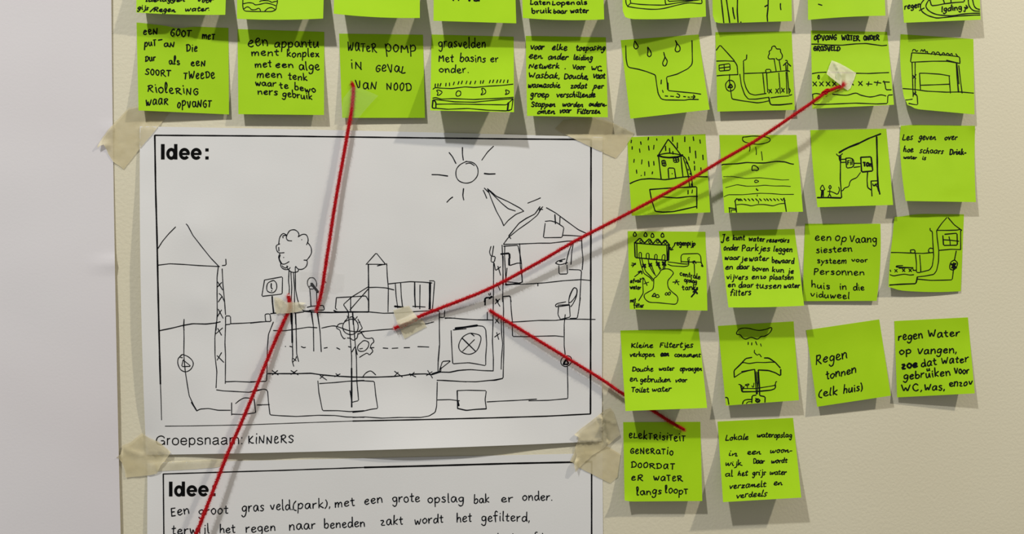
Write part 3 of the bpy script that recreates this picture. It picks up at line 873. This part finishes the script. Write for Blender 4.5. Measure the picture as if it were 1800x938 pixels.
# --- third row (right of the sheet)
C = 5.211
note((1103, 241), (1240, 235.5), (1248.5, 373), (1110.5, 379), 16, 14, 'lime sticky note with a drawn house in the rain above a water tank', (1080, 220, C), drawing='''
w2 493,128 405,270;w2 493,128 540,180 605,265;~ 405,270 500,255 610,270;w3 400,275 440,290 500,296 580,290 620,275;w4.5 400,277 402,279;w5 618,274 622,277
w2 405,290 415,380 428,488;w2 610,290 618,380 628,468;w2 498,482 492,390 550,392 562,480;w2 435,325 465,318 475,375 440,370 435,325;437,348 470,345;452,320 458,372
w2 540,300 585,295 592,335 545,340 540,300;543,320 590,315;562,298 568,338;528,442 531,444
w2 625,280 650,300 670,345 695,410 708,460 715,560;w2 632,300 655,370 675,450 690,560;w3 660,335 672,352
w2.1 140,535 180,515 240,495 320,488 400,492 460,498 520,490 600,478 660,470 760,470 860,472;w2.1 323,588 450,578 600,570 755,562 755,760
w2.1 323,588 340,680 360,745 375,788 450,795 540,790 640,768 755,742;w2 ~ 345,695 380,668 430,655 500,660 580,664 680,652 762,650;''' +
     ticks(((157, 135, 160), (163, 195, 220), (240, 150, 175), (230, 215, 248), (313, 110, 135), (387, 122, 138), (313, 188, 228), (363, 182, 220), (182, 310, 340), (253, 315, 355), (313, 330, 378), (360, 330, 365),
            (202, 408, 440), (278, 425, 460), (350, 425, 445), (532, 105, 148), (577, 160, 210), (645, 105, 150), (722, 105, 140), (783, 132, 165), (690, 198, 250), (742, 235, 300), (810, 272, 315), (680, 290, 320),
            (730, 330, 350), (735, 372, 412), (792, 388, 422), (468, 190, 232), (505, 210, 250), (535, 240, 265), (675, 595, 630), (715, 590, 620), (675, 400, 412), (692, 440, 450), (705, 535, 555), (248, 458, 462))), dw=1.9, edges=(0, 0, 0, -1))
note((1264.5, 237), (1400, 237), (1411.5, 372), (1273.5, 374), 28, 28, 'lime sticky note with drawn ground layers under a cloud', (1240, 220, C), drawing='''
~ 345,108 340,130 360,152 420,168 490,173 560,160 592,140 585,118 540,105 440,98 380,105 342,108;405,185 410,210 403,238;460,200 468,240 466,270;513,240 520,290 522,320
w2 138,375 155,358 220,355 290,352 380,340 480,345 540,345 650,330 730,335 780,352 808,356;w1.8 ~ 430,375 428,412 445,410 475,412 487,400 470,378 445,368 430,375
w1.1 165,470 240,468 370,487 500,480 600,490 700,500 765,498;w1.2 185,570 290,543 380,558 470,556 540,548 640,556 720,555 780,560;w1.3 158,660 210,635 340,635 500,622 600,625 700,633 808,632
~ 455,505 452,520 470,523 487,513 470,503 455,505;w2 467,580 472,593 483,595;475,635 475,650;487,692 487,715;w2 270,700 275,685 290,670;w2 272,690 285,795;w2 720,665 735,750 742,795
285,728 330,722 380,728 420,738 480,725 540,725 620,738 680,718 725,715;w2 215,755 285,765;w2 220,755 222,800;235,775 282,775;238,775 238,800;''' +
     ';'.join('w1.8 %d,%d %d,%d' % (x, 672, x + 18, 690) for x in (290, 305, 320, 355, 390, 425, 460, 495, 535, 560, 590, 625, 655, 690, 712)), dw=1.5)
note((1424.5, 228.5), (1558, 226), (1570, 360), (1437, 364), 22, 22, 'lime sticky note with a drawn lean-to roof, barrel and small figures', (1410, 220, C),
     [('Fil', 415, 362, 462, 360, 30), ('Ton', 560, 370, 638, 378, 30, 2.8), ('WC', 648, 560, 695, 560, 24, 2.0)], 1.8, 1.15, drawing='''
w3.2 340,250 380,225 430,200 520,165;w2.6 520,165 610,120 720,78;315,262 325,278 345,280 370,260;w2.4 340,280 345,320 355,330;w2 355,280 352,320 350,500 355,560 362,660;w2.8 683,105 688,300 690,450 697,560 712,630
355,312 398,310;358,340 398,338;w2 400,302 440,298 470,312 475,365 460,385 408,392 400,302;w1.8 478,348 535,348;w1.8 475,385 530,378;w2.6 537,293 632,288 648,418 545,428 537,293
w2 600,430 595,500 600,570 632,592;w2 632,510 690,508;w2 632,510 640,648;690,570 700,605;535,432 500,480 450,500 435,525 430,560 385,575 375,598 355,600;335,565 345,590 325,635 300,620 262,605 235,605
~ 185,548 168,580 178,595 205,590 200,570 185,548;180,595 175,655;195,595 195,655;190,600 182,655;~ 255,550 245,570 262,578 265,562 255,550;255,578 252,630 238,655;252,630 265,652;w2.6 140,662 250,662 355,665''', dw=1.7, edges=(0, 0, 0, -1.5))
note((1581.5, 219), (1714, 221), (1715.5, 355), (1592, 353), 21, 18, 'lime sticky note with three short lines of writing and an empty lower half', (1560, 200, C),
     [('Les', 140, 238, 235, 236, 36), ('geven', 290, 236, 445, 238, 34), ('over', 525, 238, 640, 238, 32), ('hoe', 148, 348, 238, 350, 32), ('schaars', 298, 358, 515, 365, 30), ('Drink-', 570, 372, 720, 372, 30, 2.3),
      ('water', 150, 410, 268, 414, 19), ('is', 320, 420, 355, 422, 22)], 1.9, edges=(0, -1.5, 0, -3), bumps=((0, 0, .1, 2, 2, 1), (1, 0, .06, 0, 0, 3), (.62, .84, .12, 0, 0, 1.3), (.7, .93, .12, 0, 0, -1.3)), cs=1.55, sp=0.12, slant=0.1, font=CURSIVE)

# --- fourth row
note((1103.5, 406), (1240, 407), (1243.5, 545.5), (1107, 543.5), 26, 27, 'lime sticky note with a drawn row of houses, pond and labelled tank', (1080, 390, C),
     [('regenpijp', 550, 210, 740, 215, 25, 2.0), ('centrale', 600, 488, 785, 525, 25), ('opslag', 640, 545, 755, 560, 24), ('tank', 620, 622, 745, 622, 28), ('afval', 145, 555, 240, 552, 22), ('water', 145, 612, 245, 616, 22),
      ('net', 145, 735, 195, 732, 22), ('filter', 178, 785, 270, 782, 24)], 1.8, split=True, drawing=
     ';'.join('~ w1.8 %d,%d %d,%d %d,%d %d,%d %d,%d %d,%d' % (x, y - 20, x - 13, y + 4, x - 5, y + 18, x + 12, y + 15, x + 13, y, x, y - 20) for x, y in ((187, 112), (285, 115), (348, 122), (440, 120))) + ';' +
     ';'.join('~ %d,%d %d,%d %d,%d %d,%d %d,%d' % (x, y - 13, x - 12, y, x, y + 12, x + 12, y, x, y - 13) for x, y in ((245, 178), (325, 182), (398, 180), (467, 187))) + '''
w2.2 185,190 235,145 278,195;w2.2 270,198 322,150 355,200;w2.2 352,200 395,150 435,200;w2.2 430,205 465,158 500,205;w2.2 185,190 190,325 350,340 480,352;w2 182,190 280,200 400,208 500,210;w3.6 500,205 496,270 492,350;w2 205,200 208,325;480,210 482,350
228,330 225,278 248,278 248,330;292,335 292,285 318,285 318,335;368,345 370,295 393,298 390,345;435,350 440,300 465,297 462,348
232,330 240,380 260,440 270,470 330,510 350,540;250,330 262,380 285,450 345,510 358,530;w3.4 262,385 285,415;w3.4 285,388 255,412;w3.2 315,380 342,402;w3.2 340,378 318,405;w3.4 385,368 412,398;w3.4 410,372 388,395;w3.4 440,365 470,395;w3.4 468,362 442,392
310,340 320,400 360,470 380,490;340,400 370,475;385,350 400,400 420,440;400,395 428,430;455,390 445,430;470,350 460,425
~ 385,500 410,470 430,440 470,428 510,435 540,465 520,500 490,540 495,600 530,640 575,680 580,720 560,750 500,748 400,738 320,732 280,700 275,665 310,640 350,615 360,570 362,520 385,500
w2 345,680 370,645 380,680 345,680;~ 380,670 400,665 410,685 385,690 380,670;~ 465,660 480,645 500,670 515,650 505,640 480,668 465,660
490,365 540,370 620,382 680,385 670,330 690,325;490,385 520,400 640,408 680,400 685,340;612,370 610,310 625,292 770,288 790,310 795,365;612,362 680,365 795,368;w2 795,368 810,405;w3.4 800,398 810,405;735,485 732,380 715,360;w2.2 720,375 730,348 748,378
548,215 515,255;w2 512,230 510,258 538,250;w3 705,685 735,650 760,600;w3 720,605 760,655;w2.6 762,615 720,640;185,500 250,450;w2.4 218,458 250,445 252,475;222,720 265,650 260,560 265,510;240,528 265,505 280,535;155,395 205,385 160,375;165,410 195,375;535,550 595,545;560,530 590,575;575,528 555,565;270,565 315,550;280,540 300,580;''', dw=1.6)
note((1263.5, 406), (1396.5, 402), (1413.5, 537), (1280.5, 540), 38, 40, 'lime sticky note with seven lines of slanted writing, sides leaning right', (1240, 380, C),
     [('Je', 150, 225, 218, 225, 40), ('kunt', 252, 215, 360, 216, 28), ('water', 398, 222, 545, 232, 28), ('resevoirs', 562, 236, 768, 238, 26), ('onder', 168, 312, 305, 308, 30), ('Parkjes', 335, 318, 590, 318, 34), ('leggen', 625, 322, 795, 326, 28),
      ('waar', 178, 398, 315, 396, 27), ('je', 325, 408, 385, 410, 28), ('water', 402, 408, 580, 406, 29), ('bewaard', 608, 425, 812, 432, 28), ('en', 185, 485, 250, 485, 28), ('daar', 288, 482, 400, 482, 30), ('boven', 430, 498, 578, 502, 26),
      ('kun', 612, 505, 718, 512, 27), ('je', 755, 518, 808, 522, 28), ('vijvers', 195, 578, 388, 575, 28), ('en', 425, 572, 490, 572, 25), ('zo', 500, 570, 555, 570, 24), ('plaatsen', 590, 576, 805, 578, 25), ('en', 205, 645, 275, 645, 28),
      ('daar', 305, 650, 440, 652, 28), ('tussen', 462, 658, 695, 660, 30), ('water', 720, 655, 865, 652, 27), ('filters', 228, 725, 418, 720, 32)], 2.0, slant=0.12, edges=(0, 0, 1, 0))
note((1415.5, 393), (1547.5, 393), (1541, 528.5), (1412, 529), 4, 5, 'flat lime sticky note with a crossed-out-looking second line and no drawing', (1400, 380, C),
     [('een', 170, 220, 318, 220, 38), ('op', 355, 225, 458, 228, 44), ('Vaang', 490, 238, 735, 240, 42), ('siesteen', 180, 335, 508, 318, 36), ('systeem', 190, 428, 458, 430, 30), ('voor', 505, 416, 652, 418, 22), ('Personnen', 160, 532, 620, 540, 36),
      ('huis', 135, 648, 305, 668, 36), ('in', 395, 670, 458, 670, 34), ('die', 520, 672, 620, 678, 34), ('viduweel', 130, 735, 485, 755, 32)], 1.9, cs=1.35, edges=(0, 3, 0, -1), p=1.0, start=0.3)
note((1577, 375), (1694.5, 376.5), (1689, 511.5), (1562, 508), 9, 2.5, 'lime sticky note with a gabled house at the right of drawn pipes, curled left side', (1540, 360, C), drawing='''
557,232 600,170 648,115;660,115 715,180 785,232;555,232 660,232 740,230 775,222;775,235 775,408;580,415 690,405 775,408;w2 630,268 742,258 745,368 618,370 612,280;612,318 680,322 760,332;668,290 678,330 680,368
495,212 495,235 515,240 520,330 528,470 515,560 490,595 410,615;555,232 560,300 575,420 572,520 555,600 530,635 450,650 378,658
128,435 200,435 320,440 430,443 520,435;w1.9 315,412 355,408 358,440 318,440 315,412;~ 520,400 495,395 480,415 490,435 520,435;360,440 370,530 370,618 410,618 408,560 400,458
~ 340,575 250,570 190,568 190,558 245,555;210,578 270,575 330,575;''' + crosses(((183, 602), (253, 598), (313, 598)), 12) + '''
330,570 345,600;365,598 338,598;128,638 160,650 200,642 260,632 310,642 345,638;w2.3 125,732 240,725 365,720 375,680 378,658;375,678 500,690 620,688 698,685 705,630 712,560;735,420 725,470 718,505
~ 715,505 685,525 675,570 685,590 715,592 740,560 745,530 725,508 715,505;w3.2 690,540 735,575;w3.2 695,575 730,535;w3 712,530 712,585;130,595 135,610''', dw=1.7, edges=(0, 0, 3, -3.5), bumps=((0, 0, .22, -4, 6, 2), (0, 1, .1, 0, -4, 3)))

# --- fifth row
note((1090.5, 580.5), (1228, 577.5), (1243, 716.5), (1099.5, 722), 37, 40, 'lime sticky note with the red yarn passing behind it', (1080, 565, C),
     [('Kleine', 155, 238, 355, 236, 30), ('Filtertjes', 418, 235, 722, 238, 30), ('verkopen', 142, 320, 370, 322, 28), ('aan', 425, 315, 498, 315, 25, 2.6), ('consument', 552, 322, 788, 326, 26), ('Douche', 165, 455, 355, 452, 30), ('water', 410, 446, 548, 446, 26),
      ('opvangen', 602, 450, 802, 452, 28), ('en', 142, 548, 212, 548, 29), ('gebruiken', 235, 553, 515, 553, 29), ('voor', 560, 553, 665, 553, 26), ('Toilet', 155, 645, 318, 645, 30), ('water', 348, 638, 520, 638, 28)], 1.9, cs=1.35, edges=(0, 0, 0, 0), p=1.5, sp=0.1, slant=0.06, font=CURSIVE)
note((1262, 572.5), (1395, 564.5), (1404.5, 703), (1276, 712.5), 16, 20, 'lime sticky note with a drawn parasol-shaped collector under a rain cloud', (1240, 550, C), drawing='''
~ 285,190 300,155 340,138 400,140 480,158 550,150 600,132 608,150 585,185 545,210 510,215 475,238 420,222 370,238 340,225 320,200 285,190;392,265 392,288;425,270 424,292;460,260 472,290;505,280 512,303
450,338 448,360;450,362 475,388 492,370 512,400;w2.2 265,585 262,525 320,470 370,415 425,405;w2.2 540,410 580,410 640,450 685,500;w2.2 690,515 690,575 640,545 580,525 485,520;265,588 330,545 400,525 450,515
320,468 345,450 400,462 470,450 540,452 600,448 640,450;330,535 445,515;w2.2 452,515 460,620 468,740;478,540 485,620 475,740;w2.2 485,520 495,660 497,750;465,535 480,700
305,652 325,655 330,690 460,690 600,668 640,660 645,625 655,628;w2.2 322,655 335,720 460,718 600,705 640,690 642,660;335,720 345,690;330,660 350,690 355,670;365,655 405,645 390,665 365,660;385,660 385,685;425,665 440,685 445,640
w2 425,820 428,755 465,750;w2 500,755 548,765 545,820;w2 420,790 380,790 350,800 340,830;420,810 385,812 375,832;w2.4 ~ 460,800 480,785 498,800 480,815 460,800;460,778 495,815;w2 170,772 205,772 215,835;w2 170,800 182,800 185,840''', dw=1.6)
note((1417, 580), (1545.5, 561), (1566, 695), (1436.5, 714.5), 12, 16, 'tilted lime sticky note with two words and a bracketed pair below', (1400, 550, C),
     [('Regen', 180, 468, 462, 412, 52), ('tonnen', 270, 605, 545, 545, 46), ('(elk', 205, 762, 375, 750, 44), ('huis)', 430, 738, 605, 705, 44)], 2.2, cs=1.45)
note((1572, 564), (1701.5, 557.5), (1713.5, 691), (1577, 698), 7, 21, 'lime sticky note lowest at the right, five lines of large writing ending in an abbreviation', (1550, 545, C),
     [('regen', 150, 275, 372, 258, 44), ('Water', 425, 252, 715, 232, 42), ('op', 158, 400, 268, 398, 42), ('Vangen,', 328, 405, 685, 388, 40), ('zoe', 180, 535, 325, 522, 40, 3.4), ('dat', 358, 522, 500, 500, 42), ('Water', 548, 495, 795, 470, 40),
      ('gebruiken', 200, 632, 625, 596, 40), ('Voor', 665, 585, 800, 580, 38), ('WC,', 180, 740, 368, 738, 42), ('Was,', 390, 738, 575, 728, 42), ('enzov.', 618, 700, 845, 684, 40), ('u', 412, 556, 440, 552, 20)], 2.3, cs=1.45)

# --- sixth row
note((1095.5, 741.5), (1231, 741), (1234.5, 880), (1098, 881), 17, 18, 'lime sticky note whose upper edge carries the loose red yarn end', (1080, 725, C),
     [('eLekTRisiTeiT', 132, 228, 652, 262, 42), ('GeNeRaTio', 145, 366, 540, 385, 42), ('DOORDAT', 152, 500, 555, 518, 42), ('eR', 155, 620, 265, 622, 42), ('waTeR', 358, 615, 622, 625, 42), ('langs', 202, 752, 432, 745, 40), ('loopT', 465, 735, 675, 745, 42)], 2.0, cs=1.12, font=CAPS,
     bumps=((0, 1, .05, 0, -2, 3),))
note((1261.5, 740.5), (1394, 734), (1408.5, 874), (1271, 882), 33, 35, 'lime sticky note lowest in the second column from the sheet, six lines of small writing', (1240, 720, C),
     [('Lokale', 185, 278, 395, 270, 32), ('wateropslag', 475, 250, 795, 252, 28), ('in', 212, 420, 298, 422, 34), ('een', 385, 408, 510, 405, 28), ('woon-', 595, 392, 795, 386, 28), ('wijk.', 185, 508, 345, 512, 28), ('Daar', 440, 492, 540, 490, 28),
      ('wordt', 605, 488, 750, 484, 28), ('al', 182, 610, 252, 610, 32), ('het', 298, 605, 388, 600, 28), ('grijs', 430, 598, 552, 595, 30), ('water', 592, 590, 742, 592, 28), ('verzamelt', 220, 722, 555, 702, 30), ('en', 628, 690, 705, 686, 28), ('verdeels', 285, 805, 565, 790, 32)], 1.9, cs=1.45, sp=0.1, slant=0.1, font=CURSIVE)

# ---------------------------------------------------------------- tapes
def tape(label, poly, mat, base=1.0, wr=0.5, fold=(), step=4.0, hf=None, group=None, seed=0.0):
    hf = hf or soft_under
    def h(x, y):
        v = hf(x, y) + base + wr * (0.5 + noise.noise(Vector((x * .07, y * .07, seed)))) 
        for (ax, ay), (bx, by), wd, hh in fold:
            L = math.dist((ax, ay), (bx, by))
            t = max(0, min(1, ((x - ax) * (bx - ax) + (y - ay) * (by - ay)) / (L * L)))
            d = math.dist((x, y), (ax + (bx - ax) * t, ay + (by - ay) * t))
            v += hh * max(0.0, 1 - d / wd)
        return v
    o = polygon_patch('masking_tape' if mat is not M_clear else 'clear_tape', poly, h, mat, None, step, jag=0.25)
    tag(o, label, 'tape', group)
    return o, h

tape('wide beige masking tape strip holding the upper left corner of the drawing sheet', [(226, 190), (262, 184), (300, 196), (282, 218), (250, 256), (217, 297.5), (212, 293), (199, 284), (190, 270), (187, 262), (182, 254), (176, 256), (172, 260), (171, 257), (177, 246), (176, 248), (190, 228), (205, 212)], M_tape, 1.0, 0.5,
     fold=(((171, 258), (186, 255), 12, 4),))
tape('beige masking tape strip holding the upper right corner of the drawing sheet', [(976, 226), (990, 211), (1046, 206), (1078, 216), (1115, 234), (1103, 252), (1094, 264), (1082, 278), (1030, 254), (983, 231)], M_tape, 1.0, 0.5,
     fold=(((1090, 232), (1098, 222), 7, 2),))
tape('beige masking tape strip running flat between the two sheets at the left', [(270, 812), (330, 809), (395, 806), (397, 811), (389, 814), (394, 819), (372, 822), (330, 825), (276, 828)], M_tape_pale, 0.6, 0.2)
tape('crumpled beige masking tape at the lower left corner of the drawing sheet', [(250, 761), (262, 769), (279, 776), (300, 794), (296, 801), (289, 811), (282, 818), (276, 832), (262, 835), (240, 837), (221, 839), (219, 825), (214, 812), (209, 806), (204, 804), (212, 798), (215, 783), (228, 778)], M_tape, 1.7, 1.0,
     fold=(((278, 826), (299, 796), 5, 3), ((221, 790), (252, 800), 6, 1.5)), seed=3.0)
tape('smooth beige masking tape over the upper right corner of the lower sheet', [(1013, 786), (1040, 776), (1066, 783), (1091, 798), (1088, 820), (1086, 838), (1072.6, 849), (1045, 835), (1018, 821.5), (1006, 812), (1002, 811), (1008, 798)], M_tape, 1.0, 0.5, seed=5.0)
tape('crumpled beige masking tape at the lower right corner of the drawing sheet', [(1009.5, 764), (1020, 754), (1036, 742), (1055, 727), (1066, 719), (1073, 717), (1079, 724), (1084, 742), (1090, 764), (1080, 772), (1070, 781), (1056, 791), (1040, 801), (1026, 814), (1018, 822), (1012, 830), (1009, 815), (1014, 800), (1011, 786), (1016, 774), (1017, 768)], M_tape, 2.6, 1.4,
     fold=(((1058, 736), (1068, 780), 4, 5), ((1052, 733), (1082, 744), 4, 3), ((1010, 828), (1013, 812), 7, 7), ((1010, 764), (1016, 768), 5, 3)), step=3.0, seed=8.0)
tape('pale tape scrap fixing the yarn end under the drawn tree', [(481.6, 522), (488, 522.5), (497, 527), (504, 531), (511, 531), (530, 531), (538, 532), (532, 536), (537, 540), (529, 546), (520, 548.5), (508, 550), (497, 551), (492, 550), (487, 552), (484, 548.5), (482, 536)], M_tape_pale, 2.0, 0.7,
     fold=(((507, 531), (504, 551), 9, 9), ((528, 534), (537, 538), 4, 3), ((483, 523), (492, 540), 4, 1.5)), step=2.5, seed=1.3)
tape('faint clear tape piece behind the yarn beside the drawn lamp', [(528, 476), (566, 478), (605, 481), (605, 492), (603, 513), (594, 512), (592, 516), (575, 514), (550, 512), (526, 511)], M_clear, 0.6, 0.5,
     fold=(((577, 480), (590, 498), 4, 1.2), ((594, 506), (604, 501), 3, 1.2)), step=3.0, seed=2.0)
tape('creased beige tape scrap pinning the yarn end in the middle of the drawing', [(691, 545), (705, 540), (719, 537), (724, 545), (734, 558), (744, 563), (750, 574), (731, 584), (711, 595.5), (705, 582), (697, 564)], M_tape_pale, 1.2, 0.4,
     fold=(((703, 571), (736, 556), 8, 11.0), ((702, 567), (742, 566), 2.5, 2.5)), step=2.5, seed=4.4)
tape('pale crinkled tape over the yarn knot on the note with crosses', [(1462, 106), (1475.5, 111), (1490, 119), (1505, 128), (1502, 138), (1495, 155), (1490, 159), (1484, 155), (1477, 149), (1465, 140), (1453, 130), (1457, 118)], M_tape_pale, 2.0, 0.6,
     fold=(((1468, 112), (1478, 131), 3, 3), ((1478, 131), (1477, 149), 8, 9), ((1453, 130), (1470, 145), 6, 6)), step=2.5, hf=S28.H, seed=6.1)
S23c = [(603, 173), (612, 161), (620, 152), (640, 157), (665, 168), (650, 184), (632, 205), (622, 221), (608, 222), (597, 221), (600, 196)]
tape('clear tape piece over the yarn at the lower edge of its note', S23c, M_clear, 7.0, 0.5, hf=lambda x, y: 0.6 + 3.2 * max(0, (y - 150) / 60) * (1 if y < 207 else max(0, 1 - (y - 207) / 15)), step=3.5, seed=9.0)

# ---------------------------------------------------------------- yarn
def yarn(label, pts, seed=1, tails=(), knot=None, rply=2.2):
    """pts: (px, py, height). three twisted plies and a halo of fuzz"""
    rnd = random.Random(seed)
    g = empty('red_yarn', W(*pts[len(pts) // 2]), label, 'yarn', 'lengths of red yarn linking notes and drawing')
    P3 = []
    q = [pts[0]] + list(pts) + [pts[-1]]
    for i in range(1, len(q) - 2):
        p0, p1, p2, p3 = q[i - 1:i + 3]
        n = max(2, int(math.dist(p1[:2], p2[:2]) / 1.6))
        L1, L2 = math.dist(p0, p1) or 1, math.dist(p2, p3) or 1
        L = math.dist(p1, p2)
        for kk in range(n):
            t = kk / n
            m1 = [(p2[j] - p0[j]) * L / (L + L1) for j in range(3)]
            m2 = [(p3[j] - p1[j]) * L / (L + L2) for j in range(3)]
            h = [(2 * t ** 3 - 3 * t * t + 1) * p1[j] + (t ** 3 - 2 * t * t + t) * m1[j] + (3 * t * t - 2 * t ** 3) * p2[j] + (t ** 3 - t * t) * m2[j] for j in range(3)]
            h[2] = max(h[2], soft_under(h[0], h[1]) + 3.3)
            P3.append(W(*h))
    e = list(pts[-1])
    e[2] = max(e[2], soft_under(e[0], e[1]) + 3.3)
    P3.append(W(*e))
    frames = []
    s = 0.0
    for i, p in enumerate(P3):
        a, b = P3[max(0, i - 1)], P3[min(len(P3) - 1, i + 1)]
        t = (b - a).normalized()
        n1 = t.cross(Vector((0, 1, 0))).normalized()
        n2 = t.cross(n1)
        if i:
            s += (p - P3[i - 1]).length / PX
        frames.append((p, t, n1, n2, s))
    R = rply * PX
    for ply in (0, 1, 2):
        vs, fs = [], []
        M = 7
        for i, (p, t, n1, n2, s) in enumerate(frames):
            a = s / 17.0 * 2 * math.pi + ply * math.pi * 2 / 3
            c = p + (n1 * math.cos(a) + n2 * math.sin(a)) * R * 0.36
            rr = R * 0.86 * (1 + 0.10 * math.sin(s * 1.7 + ply) + 0.06 * rnd.uniform(-1, 1))
            if i in (0, len(frames) - 1):
                rr *= 0.8
            for m in range(M):
                b = 2 * math.pi * m / M
                vs.append(c + (n1 * math.cos(b) + n2 * math.sin(b)) * rr)
        for i in range(len(frames) - 1):
            for m in range(M):
                k0, k1 = i * M + m, i * M + (m + 1) % M
                fs.append((k0, k1, k1 + M, k0 + M))
        fs.append(tuple(range(M)))
        fs.append(tuple((len(frames) - 1) * M + m for m in reversed(range(M))))
        mesh_obj('ply', vs, fs, M_yarn, g)
    vs, fs = [], []
    total = frames[-1][4]
    def hair(c, d, L, w):
        e = d.cross(Vector((0, 1, 0)))
        if e.length < 1e-4:
            e = Vector((1, 0, 0))
        e.normalize()
        side = Vector((rnd.uniform(-1, 1), rnd.uniform(-.5, .5), rnd.uniform(-1, 1))) * L * 0.45
        i0 = len(vs)
        vs.extend((c - e * w, c + e * w, c + d * L * .6 + side * .4 + e * w * .8, c + d * L * .6 + side * .4 - e * w * .8, c + d * L + side))
        fs.extend(((i0, i0 + 1, i0 + 2, i0 + 3), (i0 + 3, i0 + 2, i0 + 4)))
    for _ in range(int(total * 16)):
        p, t, n1, n2, s = rnd.choice(frames)
        a = rnd.uniform(0, 2 * math.pi)
        rad = n1 * math.cos(a) + n2 * math.sin(a)
        d = (rad + t * rnd.uniform(-1.6, 1.6)).normalized()
        hair(p + rad * R * 1.2, d, rnd.uniform(1.2, 4.2) * PX, 0.085 * PX)
    for px, py, h, dx, dy, n, L in tails:
        for _ in range(n):
            d = (W(px + dx + rnd.uniform(-.5, .5) * 6, py + dy + rnd.uniform(-.5, .5) * 6, h + rnd.uniform(-1, 1)) - W(px, py, h)).normalized()
            hair(W(px + rnd.uniform(-2.5, 2.5), py + rnd.uniform(-2.5, 2.5), h + rnd.uniform(-1.5, 1.5)), d, rnd.uniform(.5, 1) * L * PX, 0.13 * PX)
    f = mesh_obj('fuzz', vs, fs, M_fuzz, g, smooth=False)
    f['kind'] = 'stuff'
    if knot:
        kx, ky, kh = knot
        vs, fs = [], []
        N, M = 90, 7
        c0 = W(kx, ky, kh)
        for i in range(N):
            t = 2 * math.pi * i / N
            def tre(t):
                return Vector(((math.sin(t) + 2 * math.sin(2 * t)) * 2.4, -math.sin(3 * t) * 1.8, (math.cos(t) - 2 * math.cos(2 * t)) * 1.2)) * PX
            c = c0 + Matrix.Rotation(math.radians(-32), 3, 'Y') @ tre(t)
            d = (tre(t + .03) - tre(t - .03)).normalized()
            d = Matrix.Rotation(math.radians(-32), 3, 'Y') @ d
            n1 = d.cross(Vector((0, 1, 0.01))).normalized()
            n2 = d.cross(n1)
            for m in range(M):
                b = 2 * math.pi * m / M
                vs.append(c + (n1 * math.cos(b) + n2 * math.sin(b)) * 1.9 * PX)
        for i in range(N):
            for m in range(M):
                fs.append((i * M + m, i * M + (m + 1) % M, ((i + 1) % N) * M + (m + 1) % M, ((i + 1) % N) * M + m))
        mesh_obj('knot', vs, fs, M_yarn, g)
    return g

yarn('red yarn hanging from the three-line capitals note down to the drawn lamp',
     [(619, 146, 4), (621, 153, 4.5), (620, 175, 6), (617, 200, 9), (613, 222, 11), (606, 262, 12), (590, 352, 13), (578, 430, 13), (571, 475, 12), (566, 508, 10), (561, 530, 7.5), (556, 545, 6)], 3,
     tails=((556, 546, 6, -1, 4, 60, 3), (619, 146, 4, -3, -4, 60, 4)))
yarn('red yarn running diagonally from the middle of the drawing up to the note with crosses',
     [(693, 577, 7), (700, 574, 7), (712, 569, 6.5), (735, 557, 7.5), (770, 543, 10), (860, 507, 15), (950, 459, 20), (1010, 424, 24), (1100, 377, 28), (1200, 323, 32), (1265, 284, 34), (1330, 246, 36), (1400, 199, 37), (1440, 171, 33), (1452, 162, 29), (1466, 156, 25), (1476, 152, 23)], 5,
     tails=((1478, 151, 23, 8, -4, 160, 14), (1474, 153, 23, 8, 2, 80, 10), (693, 577, 5, -4, 1, 40, 3)), knot=(1451, 161.5, 30))
yarn('red yarn running from the drawn downpipe behind a note to the lower right',
     [(861, 545, 6), (866, 549, 7), (920, 582, 10), (1000, 631, 11), (1060, 668, 11), (1092, 690, 11), (1145, 720, 9), (1180, 742, 7), (1203, 755, 5)], 8,
     tails=((1203, 755, 5, 3, 2, 60, 3), (861, 545, 6, -3, -2, 40, 3)))
yarn('red yarn dropping from under the drawn tree to the bottom edge of the picture',
     [(507, 520, 6), (508, 528, 5), (509, 538, 3.8), (507, 547, 4), (500, 562, 6), (478, 612, 10), (440, 705, 14), (420, 752, 16), (400, 797, 18), (380, 848, 20), (345, 938, 22), (318, 1010, 22)], 11,
     tails=((507, 519, 6, 0, -4, 40, 3),))
